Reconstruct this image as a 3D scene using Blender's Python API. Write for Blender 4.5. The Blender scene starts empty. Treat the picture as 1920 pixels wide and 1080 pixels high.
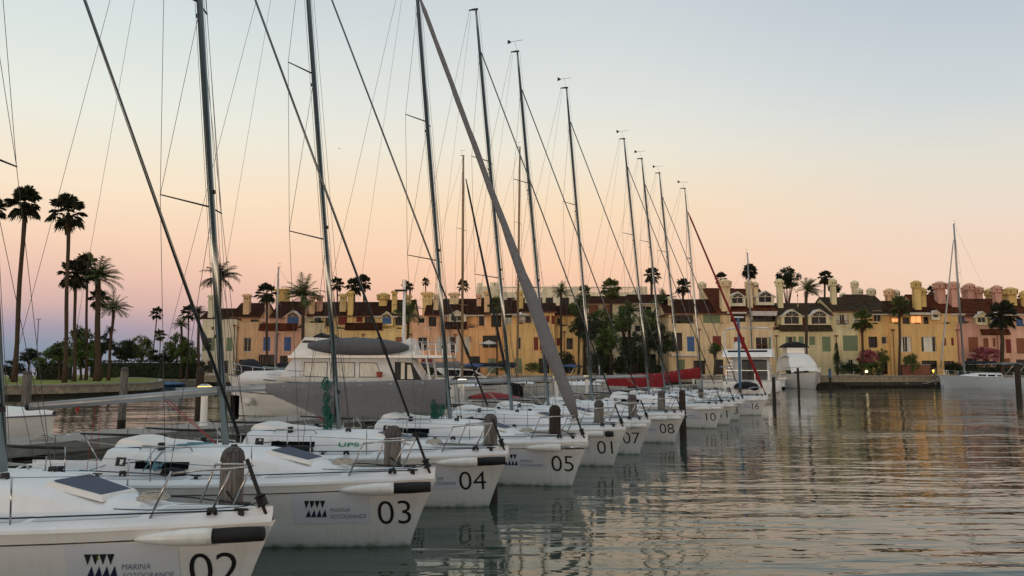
import bpy, math, random
from mathutils import Vector, Matrix
random.seed(7)
R = math.radians
scn = bpy.context.scene
C = scn.collection
# ------------------------------------------------------------------ camera
PI_ = math.pi; F = 1493.0; CAMH = 2.6; PITCH = math.atan(150.0/F)
cp, sp = math.cos(PITCH), math.sin(PITCH)
cam_d = bpy.data.cameras.new('camera'); cam = bpy.data.objects.new('camera', cam_d); C.objects.link(cam)
cam_d.sensor_width = 36; cam_d.lens = F*36/1920; cam_d.clip_end = 12000; cam_d.clip_start = 0.05
cam.location = (0, 0, CAMH); cam.rotation_euler = (math.pi/2+PITCH, 0, 0)
scn.camera = cam
scn.view_settings.view_transform = 'Standard'; scn.view_settings.look = 'None'
scn.view_settings.exposure = 0.0; scn.view_settings.gamma = 1
def lin(*c):
    if len(c) == 1: c = c[0]
    return tuple(((v/255)/12.92 if v/255 <= .04045 else ((v/255+.055)/1.055)**2.4) for v in c)+(1,)
def at(px, py, Y):
    """world point seen at photo pixel (px,py) on the plane y=Y"""
    u = (px-960)/F; v = (540-py)/F
    ry = cp - v*sp; rz = sp + v*cp; k = Y/ry
    return Vector((u*k, Y, CAMH+rz*k))
def atz(px, py, z):
    u = (px-960)/F; v = (540-py)/F
    ry = cp - v*sp; rz = sp + v*cp; k = (z-CAMH)/rz
    return Vector((u*k, ry*k, z))
def proj(p):
    z = p[2]-CAMH; f = p[1]*cp+z*sp; u = -p[1]*sp+z*cp
    return 960+F*p[0]/f, 540-F*u/f
# ------------------------------------------------------------------ world: dusk sky
w = bpy.data.worlds.new('World'); scn.world = w; w.use_nodes = True
nt = w.node_tree; nt.nodes.clear()
def N(t, k, **kw):
    n = t.nodes.new(k)
    for a, b in kw.items(): setattr(n, a, b)
    return n
def ramp(t, stops, inp, mode='EASE'):
    n = N(t, 'ShaderNodeValToRGB'); cr = n.color_ramp; cr.interpolation = mode
    while len(cr.elements) > 1: cr.elements.remove(cr.elements[-1])
    for i, (p, c) in enumerate(stops):
        e = cr.elements[0] if i == 0 else cr.elements.new(p)
        e.position = p; e.color = c if len(c) == 4 else lin(c)
    t.links.new(inp, n.inputs[0]); return n.outputs[0]
def mathn(t, op, a, b=None, clamp=False):
    n = N(t, 'ShaderNodeMath', operation=op); n.use_clamp = clamp
    for i, v in enumerate((a, b)):
        if v is None: continue
        if isinstance(v, (int, float)): n.inputs[i].default_value = v
        else: t.links.new(v, n.inputs[i])
    return n.outputs[0]
def mixc(t, f, a, b):
    n = N(t, 'ShaderNodeMix', data_type='RGBA')
    for s, v in ((n.inputs[0], f), (n.inputs[6], a), (n.inputs[7], b)):
        if isinstance(v, (int, float, tuple)): s.default_value = v
        else: t.links.new(v, s)
    return n.outputs[2]
tc = N(nt, 'ShaderNodeTexCoord'); sx = N(nt, 'ShaderNodeSeparateXYZ'); nt.links.new(tc.outputs['Generated'], sx.inputs[0])
# elevation as z (sin); 0.5 on the ramp is about 30 degrees
el = mathn(nt, 'MULTIPLY', sx.outputs[2], 1.0, True)
left = ramp(nt, [(0, (124,138,156)), (.024, (140,150,166)), (.045, (168,157,172)), (.07, (212,178,172)), (.105, (236,196,178)), (.145, (248,213,186)), (.20, (250,230,203)), (.285, (235,237,226)), (.39, (214,225,224)), (.60, (150,165,178)), (.7, (150,164,172)), (1, (176,188,196))], el, 'LINEAR')
mid = ramp(nt, [(0, (196,158,156)), (.05, (222,170,156)), (.09, (243,195,168)), (.125, (250,207,174)), (.16, (250,215,184)), (.19, (250,221,187)), (.224, (246,227,200)), (.265, (239,232,215)), (.32, (226,229,223)), (.433, (204,213,217)), (.60, (150,165,178)), (.7, (150,164,172)), (1, (176,188,196))], el, 'LINEAR')
right = ramp(nt, [(0, (222,186,156)), (.05, (238,202,178)), (.10, (243,213,190)), (.142, (240,216,196)), (.175, (236,220,204)), (.235, (224,222,212)), (.287, (208,215,217)), (.392, (186,198,209)), (.60, (150,165,178)), (.7, (150,164,172)), (1, (176,188,196))], el, 'LINEAR')
rear = ramp(nt, [(0, (252,214,180)), (.04, (250,218,192)), (.09, (196,184,176)), (.16, (92,96,100)), (.26, (46,54,60)), (.48, (70,82,90)), (.66, (190,202,208)), (1, (226,234,238))], el)
glow = ramp(nt, [(0, (1,1,1,1)), (.05, (.7,.7,.7,1)), (.13, (0,0,0,1))], el, 'EASE')
az = mathn(nt, 'ARCTAN2', sx.outputs[0], sx.outputs[1])     # 0 ahead, + right
fl = N(nt, 'ShaderNodeMapRange'); fl.interpolation_type = 'SMOOTHSTEP'; fl.inputs[1].default_value = -.55; fl.inputs[2].default_value = -.05; nt.links.new(az, fl.inputs[0])
fr = N(nt, 'ShaderNodeMapRange'); fr.interpolation_type = 'SMOOTHSTEP'; fr.inputs[1].default_value = .05; fr.inputs[2].default_value = .62; nt.links.new(az, fr.inputs[0])
c1 = mixc(nt, fl.outputs[0], left, mid); c2 = mixc(nt, fr.outputs[0], c1, right)
fb = N(nt, 'ShaderNodeMapRange'); fb.interpolation_type = 'SMOOTHSTEP'; fb.inputs[1].default_value = .66; fb.inputs[2].default_value = .0; nt.links.new(sx.outputs[1], fb.inputs[0])
c3 = mixc(nt, fb.outputs[0], c2, rear)
# below the horizon: dark ground light
fd = N(nt, 'ShaderNodeMapRange'); fd.inputs[1].default_value = 0; fd.inputs[2].default_value = -.03; nt.links.new(sx.outputs[2], fd.inputs[0])
c4 = mixc(nt, fd.outputs[0], c3, lin(60, 64, 66))
bg = N(nt, 'ShaderNodeBackground'); nt.links.new(c4, bg.inputs[0]); nt.links.new(mathn(nt, 'ADD', 1.0, mathn(nt, 'MULTIPLY', mathn(nt, 'MULTIPLY', glow, fb.outputs[0]), 5.0)), bg.inputs[1])
wo = N(nt, 'ShaderNodeOutputWorld'); nt.links.new(bg.outputs[0], wo.inputs[0])
sd = bpy.data.lights.new('afterglow', 'SUN'); sd.energy = 0.42; sd.angle = R(18); sd.color = (1, .86, .70)
so = bpy.data.objects.new('afterglow', sd); C.objects.link(so); so.rotation_euler = (R(84), 0, R(-28))
# ------------------------------------------------------------------ materials
M = {}
def mat(name, col, rough=.6, metal=0, var=.12, scale=3.0, bump=0, bscale=30, emit=None, spec=.5, stretch=(1,1,1), coat=0, dark=None):
    m = bpy.data.materials.new(name); m.use_nodes = True; t = m.node_tree; b = t.nodes['Principled BSDF']
    c = col if max(col) <= 1.0 and len(col) == 4 else lin(col)
    b.inputs['Roughness'].default_value = rough; b.inputs['Metallic'].default_value = metal
    b.inputs['Specular IOR Level'].default_value = spec
    if coat: b.inputs['Coat Weight'].default_value = coat
    tx = N(t, 'ShaderNodeTexCoord'); mp = N(t, 'ShaderNodeMapping'); mp.inputs['Scale'].default_value = stretch
    t.links.new(tx.outputs['Object'], mp.inputs[0])
    if var:
        nz = N(t, 'ShaderNodeTexNoise'); nz.inputs['Scale'].default_value = scale; nz.inputs['Detail'].default_value = 6
        nz.inputs['Roughness'].default_value = .65
        t.links.new(mp.outputs[0], nz.inputs[0])
        lo = tuple(v*(1-var*1.6) for v in c[:3])+(1,); hi = tuple(min(1, v*(1+var)) for v in c[:3])+(1,)
        if dark: lo = lin(dark)
        cc = ramp(t, [(.3, lo), (.7, hi)], nz.outputs[0], 'LINEAR'); t.links.new(cc, b.inputs['Base Color'])
    else: b.inputs['Base Color'].default_value = c
    if bump:
        n2 = N(t, 'ShaderNodeTexNoise'); n2.inputs['Scale'].default_value = bscale; n2.inputs['Detail'].default_value = 4
        t.links.new(mp.outputs[0], n2.inputs[0]); bp = N(t, 'ShaderNodeBump'); bp.inputs['Strength'].default_value = .6; bp.inputs['Distance'].default_value = bump
        t.links.new(n2.outputs[0], bp.inputs['Height']); t.links.new(bp.outputs[0], b.inputs['Normal'])
    if emit:
        b.inputs['Emission Color'].default_value = lin(emit[0]); b.inputs['Emission Strength'].default_value = emit[1]
    M[name] = m; return m
mat('gelcoat', (228,230,228), .28, var=.04, scale=1.3, coat=.3, stretch=(1,1,3))
def weather(m):      # faint run marks below the deck edge and scum along the waterline
    t = m.node_tree; b = t.nodes['Principled BSDF']; src = b.inputs['Base Color'].links[0].from_socket
    tx = [n for n in t.nodes if n.type == 'TEX_COORD'][0]; mp = N(t, 'ShaderNodeMapping'); mp.inputs['Scale'].default_value = (9, 9, .5); t.links.new(tx.outputs['Object'], mp.inputs[0])
    nz = N(t, 'ShaderNodeTexNoise'); nz.inputs['Scale'].default_value = 1.5; nz.inputs['Detail'].default_value = 5; t.links.new(mp.outputs[0], nz.inputs[0])
    f = ramp(t, [(.52, (1,1,1,1)), (.78, (.90,.89,.86,1))], nz.outputs[0], 'LINEAR')
    s = N(t, 'ShaderNodeSeparateXYZ'); t.links.new(tx.outputs['Object'], s.inputs[0])
    n2 = N(t, 'ShaderNodeTexNoise'); n2.inputs['Scale'].default_value = 5; t.links.new(tx.outputs['Object'], n2.inputs[0])
    zz = mathn(t, 'ADD', s.outputs[2], mathn(t, 'MULTIPLY', mathn(t, 'SUBTRACT', n2.outputs[0], .5), -.16))
    g = ramp(t, [(0, (.34,.42,.36,1)), (.02, (.66,.72,.66,1)), (.06, (.94,.96,.94,1)), (.12, (1,1,1,1))], zz, 'LINEAR')
    for e in (f, g):
        mx = N(t, 'ShaderNodeMix', data_type='RGBA', blend_type='MULTIPLY'); mx.inputs[0].default_value = 1; t.links.new(src, mx.inputs[6]); t.links.new(e, mx.inputs[7]); src = mx.outputs[2]
    t.links.new(src, b.inputs['Base Color'])
weather(M['gelcoat'])
mat('deckwhite', (226,230,233), .55, var=.05, scale=2.5, bump=.002, bscale=60)
mat('nonslip', (198,202,206), .85, var=.05, scale=8, bump=.004, bscale=150)
mat('cream', (214,208,190), .4, var=.05, scale=1)
mat('alu', (150,156,160), .42, metal=.55, var=.06, scale=4)
mat('foil', (92,98,98), .25, metal=.9, var=.05)
mat('mast', (134,140,138), .19, metal=.93, var=.05, scale=2)
mat('steel', (170,172,172), .25, metal=.95, var=0)
mat('wire', (70,70,72), .45, metal=.6, var=0)
mat('black', (22,22,24), .6, var=.2, scale=8)
mat('rubber', (26,26,30), .75, var=.2, scale=10)
mat('glass', (12,14,17), .12, var=0, spec=.16)
mat('hatch', (62,72,96), .55, spec=.2, var=.1, scale=6)
mat('ink', (14,14,16), .5, var=0)
mat('navy', (18,30,66), .5, var=0)
mat('logodark', (16,28,34), .5, var=0)
mat('lime', (150,180,60), .5, var=0)
mat('panel', (212,219,227), .4, var=.02)
mat('logotext', (96,108,128), .5, var=0)
mat('tealink', (20,140,108), .5, var=0)
mat('white', (225,225,222), .5, var=.03)
mat('seam', (40,42,44), .5, var=0)
mat('boot', (150,168,160), .5, var=.2, scale=3)
mat('greycloth', (114,115,118), .9, var=.07, scale=5, bump=.05, bscale=9, stretch=(1,1,3))
mat('greydark', (88,92,98), .85, var=.08, scale=3, bump=.02, bscale=5)
mat('redcloth', (128,18,28), .85, var=.12, scale=5, bump=.02, bscale=9)
mat('bluecloth', (36,62,104), .85, var=.12, scale=5, bump=.02, bscale=7)
mat('darkcloth', (24,28,36), .85, var=.15, scale=5, bump=.02, bscale=7)
mat('ropeblue', (96,140,156), .9, var=.2, scale=30)
mat('ropered', (150,56,56), .9, var=.2, scale=30)
mat('ropeteal', (32,96,82), .9, var=.2, scale=30)
mat('ropewhite', (180,176,166), .9, var=.2, scale=30)
mat('ropeblack', (24,24,26), .9, var=.2, scale=30)
def woodmat(name, base, dk):
    m = mat(name, base, .9, var=.3, scale=5, bump=.03, bscale=22, stretch=(6,6,.5), dark=dk)
woodmat('pile', (124,120,114), (60,57,53)); woodmat('piledark', (62,52,44), (26,20,16)); woodmat('pilehead', (92,88,86), (44,42,42))
mat('concrete', (152,150,142), .9, var=.2, scale=2, bump=.01, bscale=25)
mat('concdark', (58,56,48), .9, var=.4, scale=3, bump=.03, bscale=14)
mat('decking', (150,146,140), .85, var=.2, scale=3, stretch=(1,8,1))
mat('stone', (158,148,128), .95, var=.3, scale=2.2, bump=.06, bscale=7)
mat('grass', (124,132,50), .95, var=.35, scale=1.2, bump=.08, bscale=12)
mat('soil', (96,92,78), .95, var=.3, scale=.6)
mat('trunk', (74,60,46), .95, var=.35, scale=6, bump=.05, bscale=14, stretch=(1,1,4))
mat('palmdark', (40,48,24), .8, var=.45, scale=.9)
mat('palmgreen', (80,94,46), .8, var=.45, scale=.9)
mat('palmdry', (86,64,38), .9, var=.4, scale=1.5)
mat('leafdark', (38,54,27), .85, var=.5, scale=.6)
mat('leafgreen', (72,94,42), .85, var=.5, scale=.7)
mat('leafolive', (92,104,46), .85, var=.5, scale=.7)
mat('flower', (160,84,98), .85, var=.5, scale=1.4)
mat('lampglow', (255,214,110), .5, var=0, emit=((255,205,90), 2.2))
mat('lampwhite', (255,240,200), .5, var=0, emit=((255,232,180), 3.5))
mat('sunsetglint', (240,150,80), .3, var=0, emit=((255,170,100), .95))  # orange sunset reflection in the panes, put in as emission; no lamp behind
mat('window', (16,15,16), .25, var=.3, scale=1.5, spec=.18)
mat('recess', (40,30,24), .9, var=.3, scale=2)
mat('curtain', (226,224,212), .8, var=.25, scale=5, stretch=(5,5,.2))
mat('frame', (206,198,184), .6, var=.05)
mat('blueshut', (62,98,148), .7, var=.12, scale=2, stretch=(1,1,20))
mat('redshut', (122,42,34), .7, var=.15, scale=2, stretch=(1,1,20))
mat('greenshut', (116,134,104), .7, var=.12, scale=2, stretch=(1,1,20))
mat('brownshut', (136,84,56), .7, var=.12, scale=2, stretch=(1,1,20))
mat('whiteshut', (204,200,188), .7, var=.08, scale=2, stretch=(1,1,20))
mat('awning', (196,190,184), .85, var=.08)
mat('terracotta', (150,74,48), .9, var=.2)
mat('pipe', (120,76,52), .6, var=.1)
mat('boatblue', (52,96,140), .5, var=.1)
mat('hullblue', (176,188,198), .35, var=.05)
mat('brick', (132,84,66), .9, var=.25, scale=3)
def stucco(name, c):
    m = mat(name, c, .92, var=.09, scale=.45, bump=.02, bscale=9)
    t = m.node_tree; b = t.nodes['Principled BSDF']     # faint rain streaks down the plaster
    src = b.inputs['Base Color'].links[0].from_socket
    tx = [n for n in t.nodes if n.type == 'TEX_COORD'][0]
    mp = N(t, 'ShaderNodeMapping'); mp.inputs['Scale'].default_value = (1.6, 1.6, .12); t.links.new(tx.outputs['Object'], mp.inputs[0])
    nz = N(t, 'ShaderNodeTexNoise'); nz.inputs['Scale'].default_value = 1.3; nz.inputs['Detail'].default_value = 5; t.links.new(mp.outputs[0], nz.inputs[0])
    f = ramp(t, [(.42, (1,1,1,1)), (.75, (.78,.76,.72,1))], nz.outputs[0], 'LINEAR')
    mx = N(t, 'ShaderNodeMix', data_type='RGBA', blend_type='MULTIPLY'); mx.inputs[0].default_value = 1
    t.links.new(src, mx.inputs[6]); t.links.new(f, mx.inputs[7]); t.links.new(mx.outputs[2], b.inputs['Base Color'])
for n_, c_ in dict(st_cream=(226,214,170), st_peach=(230,192,150), st_pink=(226,180,156), st_salmon=(232,184,148), st_gold=(232,192,128), st_yellow=(228,200,142), st_beige=(228,204,164), st_ivory=(226,214,182), st_rose=(216,166,148), st_pale=(224,216,190), st_mustard=(220,190,122), st_orange=(232,180,126)).items(): stucco(n_, c_)
def rooftile(name, c, d):
    m = mat(name, c, .95, var=.3, scale=1.4, dark=d)
    t = m.node_tree; b = t.nodes['Principled BSDF']
    b.inputs['Specular IOR Level'].default_value = .08
    tx = [n for n in t.nodes if n.type == 'TEX_COORD'][0]
    wv = N(t, 'ShaderNodeTexWave'); wv.inputs['Scale'].default_value = 1.6; wv.bands_direction = 'X'; wv.inputs['Distortion'].default_value = .4
    t.links.new(tx.outputs['Object'], wv.inputs[0]); bp = N(t, 'ShaderNodeBump'); bp.inputs['Distance'].default_value = .08; bp.inputs['Strength'].default_value = .8
    t.links.new(wv.outputs['Fac'], bp.inputs['Height']); t.links.new(bp.outputs[0], b.inputs['Normal'])
rooftile('tiledark', (66,38,26), (34,22,16)); rooftile('tilered', (98,52,34), (54,30,20)); rooftile('tilegrey', (72,60,46), (42,36,28))
# water
def water():
    m = bpy.data.materials.new('water'); m.use_nodes = True; t = m.node_tree; b = t.nodes['Principled BSDF']
    b.inputs['Base Color'].default_value = (.033, .053, .041, 1); b.inputs['Roughness'].default_value = .035; b.inputs['IOR'].default_value = 1.34
    tx = N(t, 'ShaderNodeTexCoord')
    def nz(scale, st, det=2, dist=0, rot=0):
        mp = N(t, 'ShaderNodeMapping'); mp.inputs['Scale'].default_value = st; mp.inputs['Rotation'].default_value = (0,0,rot); t.links.new(tx.outputs['Object'], mp.inputs[0])
        n = N(t, 'ShaderNodeTexNoise'); n.inputs['Scale'].default_value = scale; n.inputs['Detail'].default_value = det; n.inputs['Distortion'].default_value = dist
        t.links.new(mp.outputs[0], n.inputs[0]); return n.outputs[0]
    a = nz(1.1, (.22, 1.0, 1), 2, .5, R(4)); bb = nz(3.1, (.35, 1.0, 1), 2, .4, R(-7)); c = nz(.25, (.5, 1, 1), 2, 0, R(10)); d = nz(11, (.6, 1, 1), 1, 0, R(12))
    gust = nz(.07, (.6, 1.2, 1), 2, .6)
    g = ramp(t, [(.36, (.35,.35,.35,1)), (.62, (1,1,1,1))], gust, 'EASE')
    s = mathn(t, 'ADD', mathn(t, 'MULTIPLY', a, .085), mathn(t, 'MULTIPLY', bb, .026))
    s = mathn(t, 'ADD', s, mathn(t, 'MULTIPLY', c, .07)); s = mathn(t, 'ADD', s, mathn(t, 'MULTIPLY', d, .0019))
    # sheltered water lies calm between and just off the moored boats
    sx_ = N(t, 'ShaderNodeSeparateXYZ'); t.links.new(tx.outputs['Object'], sx_.inputs[0])
    across = mathn(t, 'SUBTRACT', mathn(t, 'MULTIPLY', sx_.outputs[0], .9063), mathn(t, 'MULTIPLY', sx_.outputs[1], .4226))
    sh = N(t, 'ShaderNodeMapRange'); sh.interpolation_type = 'SMOOTHSTEP'; sh.inputs[1].default_value = 2.5; sh.inputs[2].default_value = 11.5; sh.inputs[3].default_value = .42; sh.inputs[4].default_value = 1; t.links.new(mathn(t, 'ABSOLUTE', mathn(t, 'ADD', across, 9)), sh.inputs[0])
    s = mathn(t, 'MULTIPLY', s, mathn(t, 'MULTIPLY', g, sh.outputs[0]))
    bp = N(t, 'ShaderNodeBump'); bp.inputs['Strength'].default_value = 1; bp.inputs['Distance'].default_value = 1.0
    t.links.new(s, bp.inputs['Height']); t.links.new(bp.outputs[0], b.inputs['Normal'])
    M['water'] = m
water()
# ------------------------------------------------------------------ mesh helpers
class MB:
    def __init__(s): s.v = []; s.f = []
    def add(s, vs, fs):
        o = len(s.v); s.v += [tuple(v) for v in vs]; s.f += [tuple(i+o for i in f) for f in fs]; return s
    def box(s, x0, x1, y0, y1, z0, z1):
        return s.add([(x0,y0,z0),(x1,y0,z0),(x1,y1,z0),(x0,y1,z0),(x0,y0,z1),(x1,y0,z1),(x1,y1,z1),(x0,y1,z1)],
              [(0,3,2,1),(4,5,6,7),(0,1,5,4),(1,2,6,5),(2,3,7,6),(3,0,4,7)])
    def tube(s, pts, r, n=6, ell=None, cap=True):
        pts = [Vector(p) for p in pts]; rr = r if isinstance(r, (list, tuple)) else [r]*len(pts)
        vs = []; fs = []; up0 = Vector((0,0,1))
        for i, p in enumerate(pts):
            d = (pts[min(i+1, len(pts)-1)]-pts[max(i-1, 0)])
            d = d.normalized() if d.length > 1e-9 else Vector((0,0,1))
            ref = up0 if abs(d.z) < .95 else Vector((0,1,0))
            a = d.cross(ref).normalized(); b = a.cross(d)
            e = ell or (1, 1)
            for k in range(n):
                t = 2*math.pi*k/n; vs.append(p + a*math.cos(t)*rr[i]*e[0] + b*math.sin(t)*rr[i]*e[1])
        for i in range(len(pts)-1):
            for k in range(n): fs.append((i*n+k, i*n+(k+1) % n, (i+1)*n+(k+1) % n, (i+1)*n+k))
        if cap: fs.append(tuple(range(n))[::-1]); fs.append(tuple((len(pts)-1)*n+k for k in range(n)))
        return s.add(vs, fs)
    def lathe(s, prof, c=(0,0,0), n=12):
        vs = []; fs = []
        for r, z in prof:
            for k in range(n): vs.append((c[0]+r*math.cos(2*math.pi*k/n), c[1]+r*math.sin(2*math.pi*k/n), c[2]+z))
        for i in range(len(prof)-1):
            for k in range(n): fs.append((i*n+k, i*n+(k+1) % n, (i+1)*n+(k+1) % n, (i+1)*n+k))
        fs.append(tuple(range(n))[::-1]); fs.append(tuple((len(prof)-1)*n+k for k in range(n)))
        return s.add(vs, fs)
    def grid(s, rows, closed=False):
        n = len(rows[0]); vs = [p for r in rows for p in r]; fs = []
        for i in range(len(rows)-1):
            for k in range(n if closed else n-1): fs.append((i*n+k, i*n+(k+1) % n, (i+1)*n+(k+1) % n, (i+1)*n+k))
        return s.add(vs, fs)
    def prism(s, poly, y0, y1, f=None):
        """side outline of (x,z) points given thickness along y; f(z)->half-width scale"""
        n = len(poly)
        def yy(y, z): return y if f is None else (y0+y1)/2+(y-(y0+y1)/2)*f(z)
        vs = [(x, yy(y0, z), z) for x, z in poly]+[(x, yy(y1, z), z) for x, z in poly]
        return s.add(vs, [tuple(range(n)), tuple(range(2*n-1, n-1, -1))]+[(i, i+n, (i+1) % n+n, (i+1) % n) for i in range(n)])
    def build(s, name, m, parent=None, smooth=False, auto=None):
        me = bpy.data.meshes.new(name); me.from_pydata(s.v, [], s.f); me.update()
        me.materials.append(M[m] if isinstance(m, str) else m)
        import bmesh
        bm = bmesh.new(); bm.from_mesh(me); bmesh.ops.recalc_face_normals(bm, faces=bm.faces)
        if auto is not None:
            for e in bm.edges:
                if len(e.link_faces) == 2 and e.calc_face_angle(0) > R(auto): e.smooth = False
        bm.to_mesh(me); bm.free()
        if smooth or auto is not None: me.shade_smooth() if auto is None else [setattr(p, 'use_smooth', True) for p in me.polygons]
        return link(name, me, parent)
def link(name, me, parent=None):
    o = bpy.data.objects.new(name, me); C.objects.link(o)
    if parent: o.parent = parent
    return o
def tag(o, label=None, cat=None, group=None, kind=None):
    if label: o['label'] = label
    if cat: o['category'] = cat
    if group: o['group'] = group
    if kind: o['kind'] = kind
    return o
def empty(name, loc=(0,0,0), rz=0):
    o = bpy.data.objects.new(name, None); C.objects.link(o); o.location = loc; o.rotation_euler = (0,0,rz); return o
def copy_tree(o, parent=None):
    c = o.copy(); C.objects.link(c)
    if parent: c.parent = parent
    for ch in list(o.children): copy_tree(ch, c)
    return c
def textmesh(txt, size, fn, name, m, parent, spacing=1.0, italic=0, bold=0, fit=0):
    cu = bpy.data.curves.new('t', 'FONT'); cu.body = txt; cu.size = size; cu.align_x = 'LEFT'; cu.space_character = spacing; cu.resolution_u = 5
    cu.offset = bold
    cu.shear = italic
    ob = bpy.data.objects.new('t', cu); C.objects.link(ob); dg = bpy.context.evaluated_depsgraph_get()
    me = bpy.data.meshes.new_from_object(ob.evaluated_get(dg)); bpy.data.objects.remove(ob)
    xs = [v.co.x for v in me.vertices]; x0, x1 = min(xs), max(xs); ys = [v.co.y for v in me.vertices]; yc = (min(ys)+max(ys))/2
    k = fit/(x1-x0) if fit else 1
    for v in me.vertices: v.co = fn((v.co.x-(x0+x1)/2)*k, v.co.y-yc)
    me.materials.clear(); me.materials.append(M[m]); me.name = name; me.update()
    return link(name, me, parent)
# ------------------------------------------------------------------ setting
def setting():
    g = 3000
    mb = MB(); mb.add([(-6000,-400,0),(6000,-400,0),(6000,9000,0),(-6000,9000,0)], [(0,1,2,3)]); tag(mb.build('water', 'water'), kind='structure')
    # harbour bed under the water closes the basin
    xl = at(372, 700, 108).x
    mb = MB(); mb.add([(xl,108.6,1.5),(400,108.6,1.5),(700,900,1.5),(xl-60,900,1.5)], [(0,1,2,3)]); tag(mb.build('ground', 'soil'), kind='structure')
setting()
def unseen_quay():     # unseen pale quay, added so the lower masts mirror something brighter than water
    o = empty('bounce_quay', (0, -1.2, 0)); tag(o, 'unseen pale quay added behind the camera to bounce light onto masts and hulls', 'quay')
    MB().box(-90, 90, -45, 0, -.6, .95).build('quay_body', 'stone', o); MB().box(-90.05, 90.05, -45.05, .05, .952, 1.05).build('paving', 'concrete', o)
unseen_quay()
def quay():
    xl = at(372, 700, 108).x
    o = empty('quay_wall', (0, 107.5, 0)); tag(o, 'long low stone quay in front of the terraced houses', 'quay')
    mb = MB(); mb.box(xl, 300, 0, 1.2, .72, 1.5); mb.build('quay_face', 'stone', o)
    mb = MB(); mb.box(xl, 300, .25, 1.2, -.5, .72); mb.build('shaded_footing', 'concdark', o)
    mb = MB(); mb.box(xl-.1, 300, -.15, 1.1, 1.5, 1.62); mb.build('coping', 'concrete', o)
    mb = MB(); mb.box(at(1590,700,104).x, at(1755,700,104).x, -2.4, -.35, .3, .55)
    for k in range(7): mb.box(at(1595,700,104).x+k*1.9, at(1595,700,104).x+k*1.9+.25, -2.3, -2.0, -.6, .3)
    mb.build('landing_stage', 'concdark', o)
quay()
def spit():
    # grass headland on the left with a stone edge
    ring = [atz(-260,752,0), atz(0,749,0), atz(120,746,0), atz(220,742,0), atz(280,738.5,0), atz(306,733,0), atz(300,727,0), atz(262,722.5,0), atz(150,721,0), atz(-260,722,0)]
    ring = [Vector((p.x, p.y, 0)) for p in ring]
    cx = sum(p.x for p in ring)/len(ring); cy = sum(p.y for p in ring)/len(ring)
    n = len(ring)
    mb = MB(); mb.add([(p.x,p.y,1.12) for p in ring], [tuple(range(n))]); tag(mb.build('grass_bank', 'grass'), kind='structure')
    o = empty('sea_wall', (0,0,0)); tag(o, 'low stone edge round the grassy headland on the left', 'wall')
    mb = MB(); mb.grid([[(p.x,p.y,.38) for p in ring], [(p.x,p.y,1.05) for p in ring]], True); 
    for i in range(n):
        a, b = ring[i], ring[(i+1) % n]; d = (b-a); k = int(d.length/1.6)
    mb.build('stone_face', 'stone', o)
    mb = MB()
    def off(p, d): q = p-Vector((cx,cy,0)); return p+q.normalized()*d
    i0 = [off(p, .12) for p in ring]; i1 = [off(p, -.55) for p in ring]
    mb.grid([[(p.x,p.y,1.05) for p in i0], [(p.x,p.y,1.2) for p in i0], [(p.x,p.y,1.2) for p in i1], [(p.x,p.y,1.06) for p in i1]], True)
    mb.build('coping', 'concrete', o)
    mb = MB(); j = [off(p, -.25) for p in ring]
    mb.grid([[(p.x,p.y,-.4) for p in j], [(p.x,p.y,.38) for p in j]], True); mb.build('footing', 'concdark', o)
    # far bank with the hedge and trees
    ya = 121
    a = at(-300,700,ya).x; b = at(400,700,ya).x
    mb = MB(); mb.add([(a,ya,.9),(b,ya,.9),(b+30,ya+70,1.0),(a,ya+70,1.0)], [(0,1,2,3)]); tag(mb.build('far_bank', 'grass'), kind='structure')
    o = empty('far_bank_wall', (0,ya,0)); tag(o, 'distant low bank wall below the dark hedge', 'wall')
    mb = MB(); mb.box(a, b, -.3, .6, -.4, .88); mb.build('wall_face', 'stone', o)
spit()
# ------------------------------------------------------------------ numbered sailing boats
L = 7.9; SM = 3.55; DECKM = 1.22
def zs(s):
    t = s/L; return 1.0-.30*t+.13*t*t
def s0(z): return .42*(1-z)+ (0.10*z*(1-z))
def hb(s, z):
    st = s0(z); q = (s-st)/(L-st)
    if q <= 0: return 0.0
    b = 1.22*(1-(1-q/.6)**1.85) if q < .6 else 1.22-.27*((q-.6)/.4)**2
    zz = max(0, min(1, z/zs(s)))
    g = .80+.20*zz**.75 if q < .25 else (.80+.11*min(1,(q-.25)/.35))+(.20-.11*min(1,(q-.25)/.35))*zz**.75
    if z < 0: g *= max(.3, 1+z*1.4)
    return b*g
ST = [0,.04,.1,.2,.35,.5,.7,.95,1.25,1.6,2,2.5,3,3.6,4.2,4.8,5.4,6,6.6,7.2,L]
WL = [0,.12,.24,.36,.5,.64,.78,.9,1]
MESH = {}
def half(fn, name, m, parent, auto=35):
    """cached mesh shared between boats"""
    if name in MESH: return link(name, MESH[name], parent)
    o = fn().build(name, m, parent, auto=auto); MESH[name] = o.data; return o
def hull_mb():
    mb = MB()
    for sg in (-1, 1):
        rows = []
        for wv in WL:
            row = []
            for s in ST:
                z = -.35+(zs(s)+.35)*wv
                ss = max(s, s0(z) if s < .6 else s)
                row.append((-ss, sg*hb(ss, z), z))
            rows.append(row)
        mb.grid(rows)
    tr = [(-L, -hb(L, -.35+(zs(L)+.35)*q), -.35+(zs(L)+.35)*q) for q in WL]
    tr2 = [(-L, -y, z) for _, y, z in tr]
    mb.grid([tr, tr2])
    return mb
def deckz(s, y):
    b = max(.02, hb(s, zs(s))-.06); return zs(s)+.075+.07*(1-min(1, abs(y)/b)**2)
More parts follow.
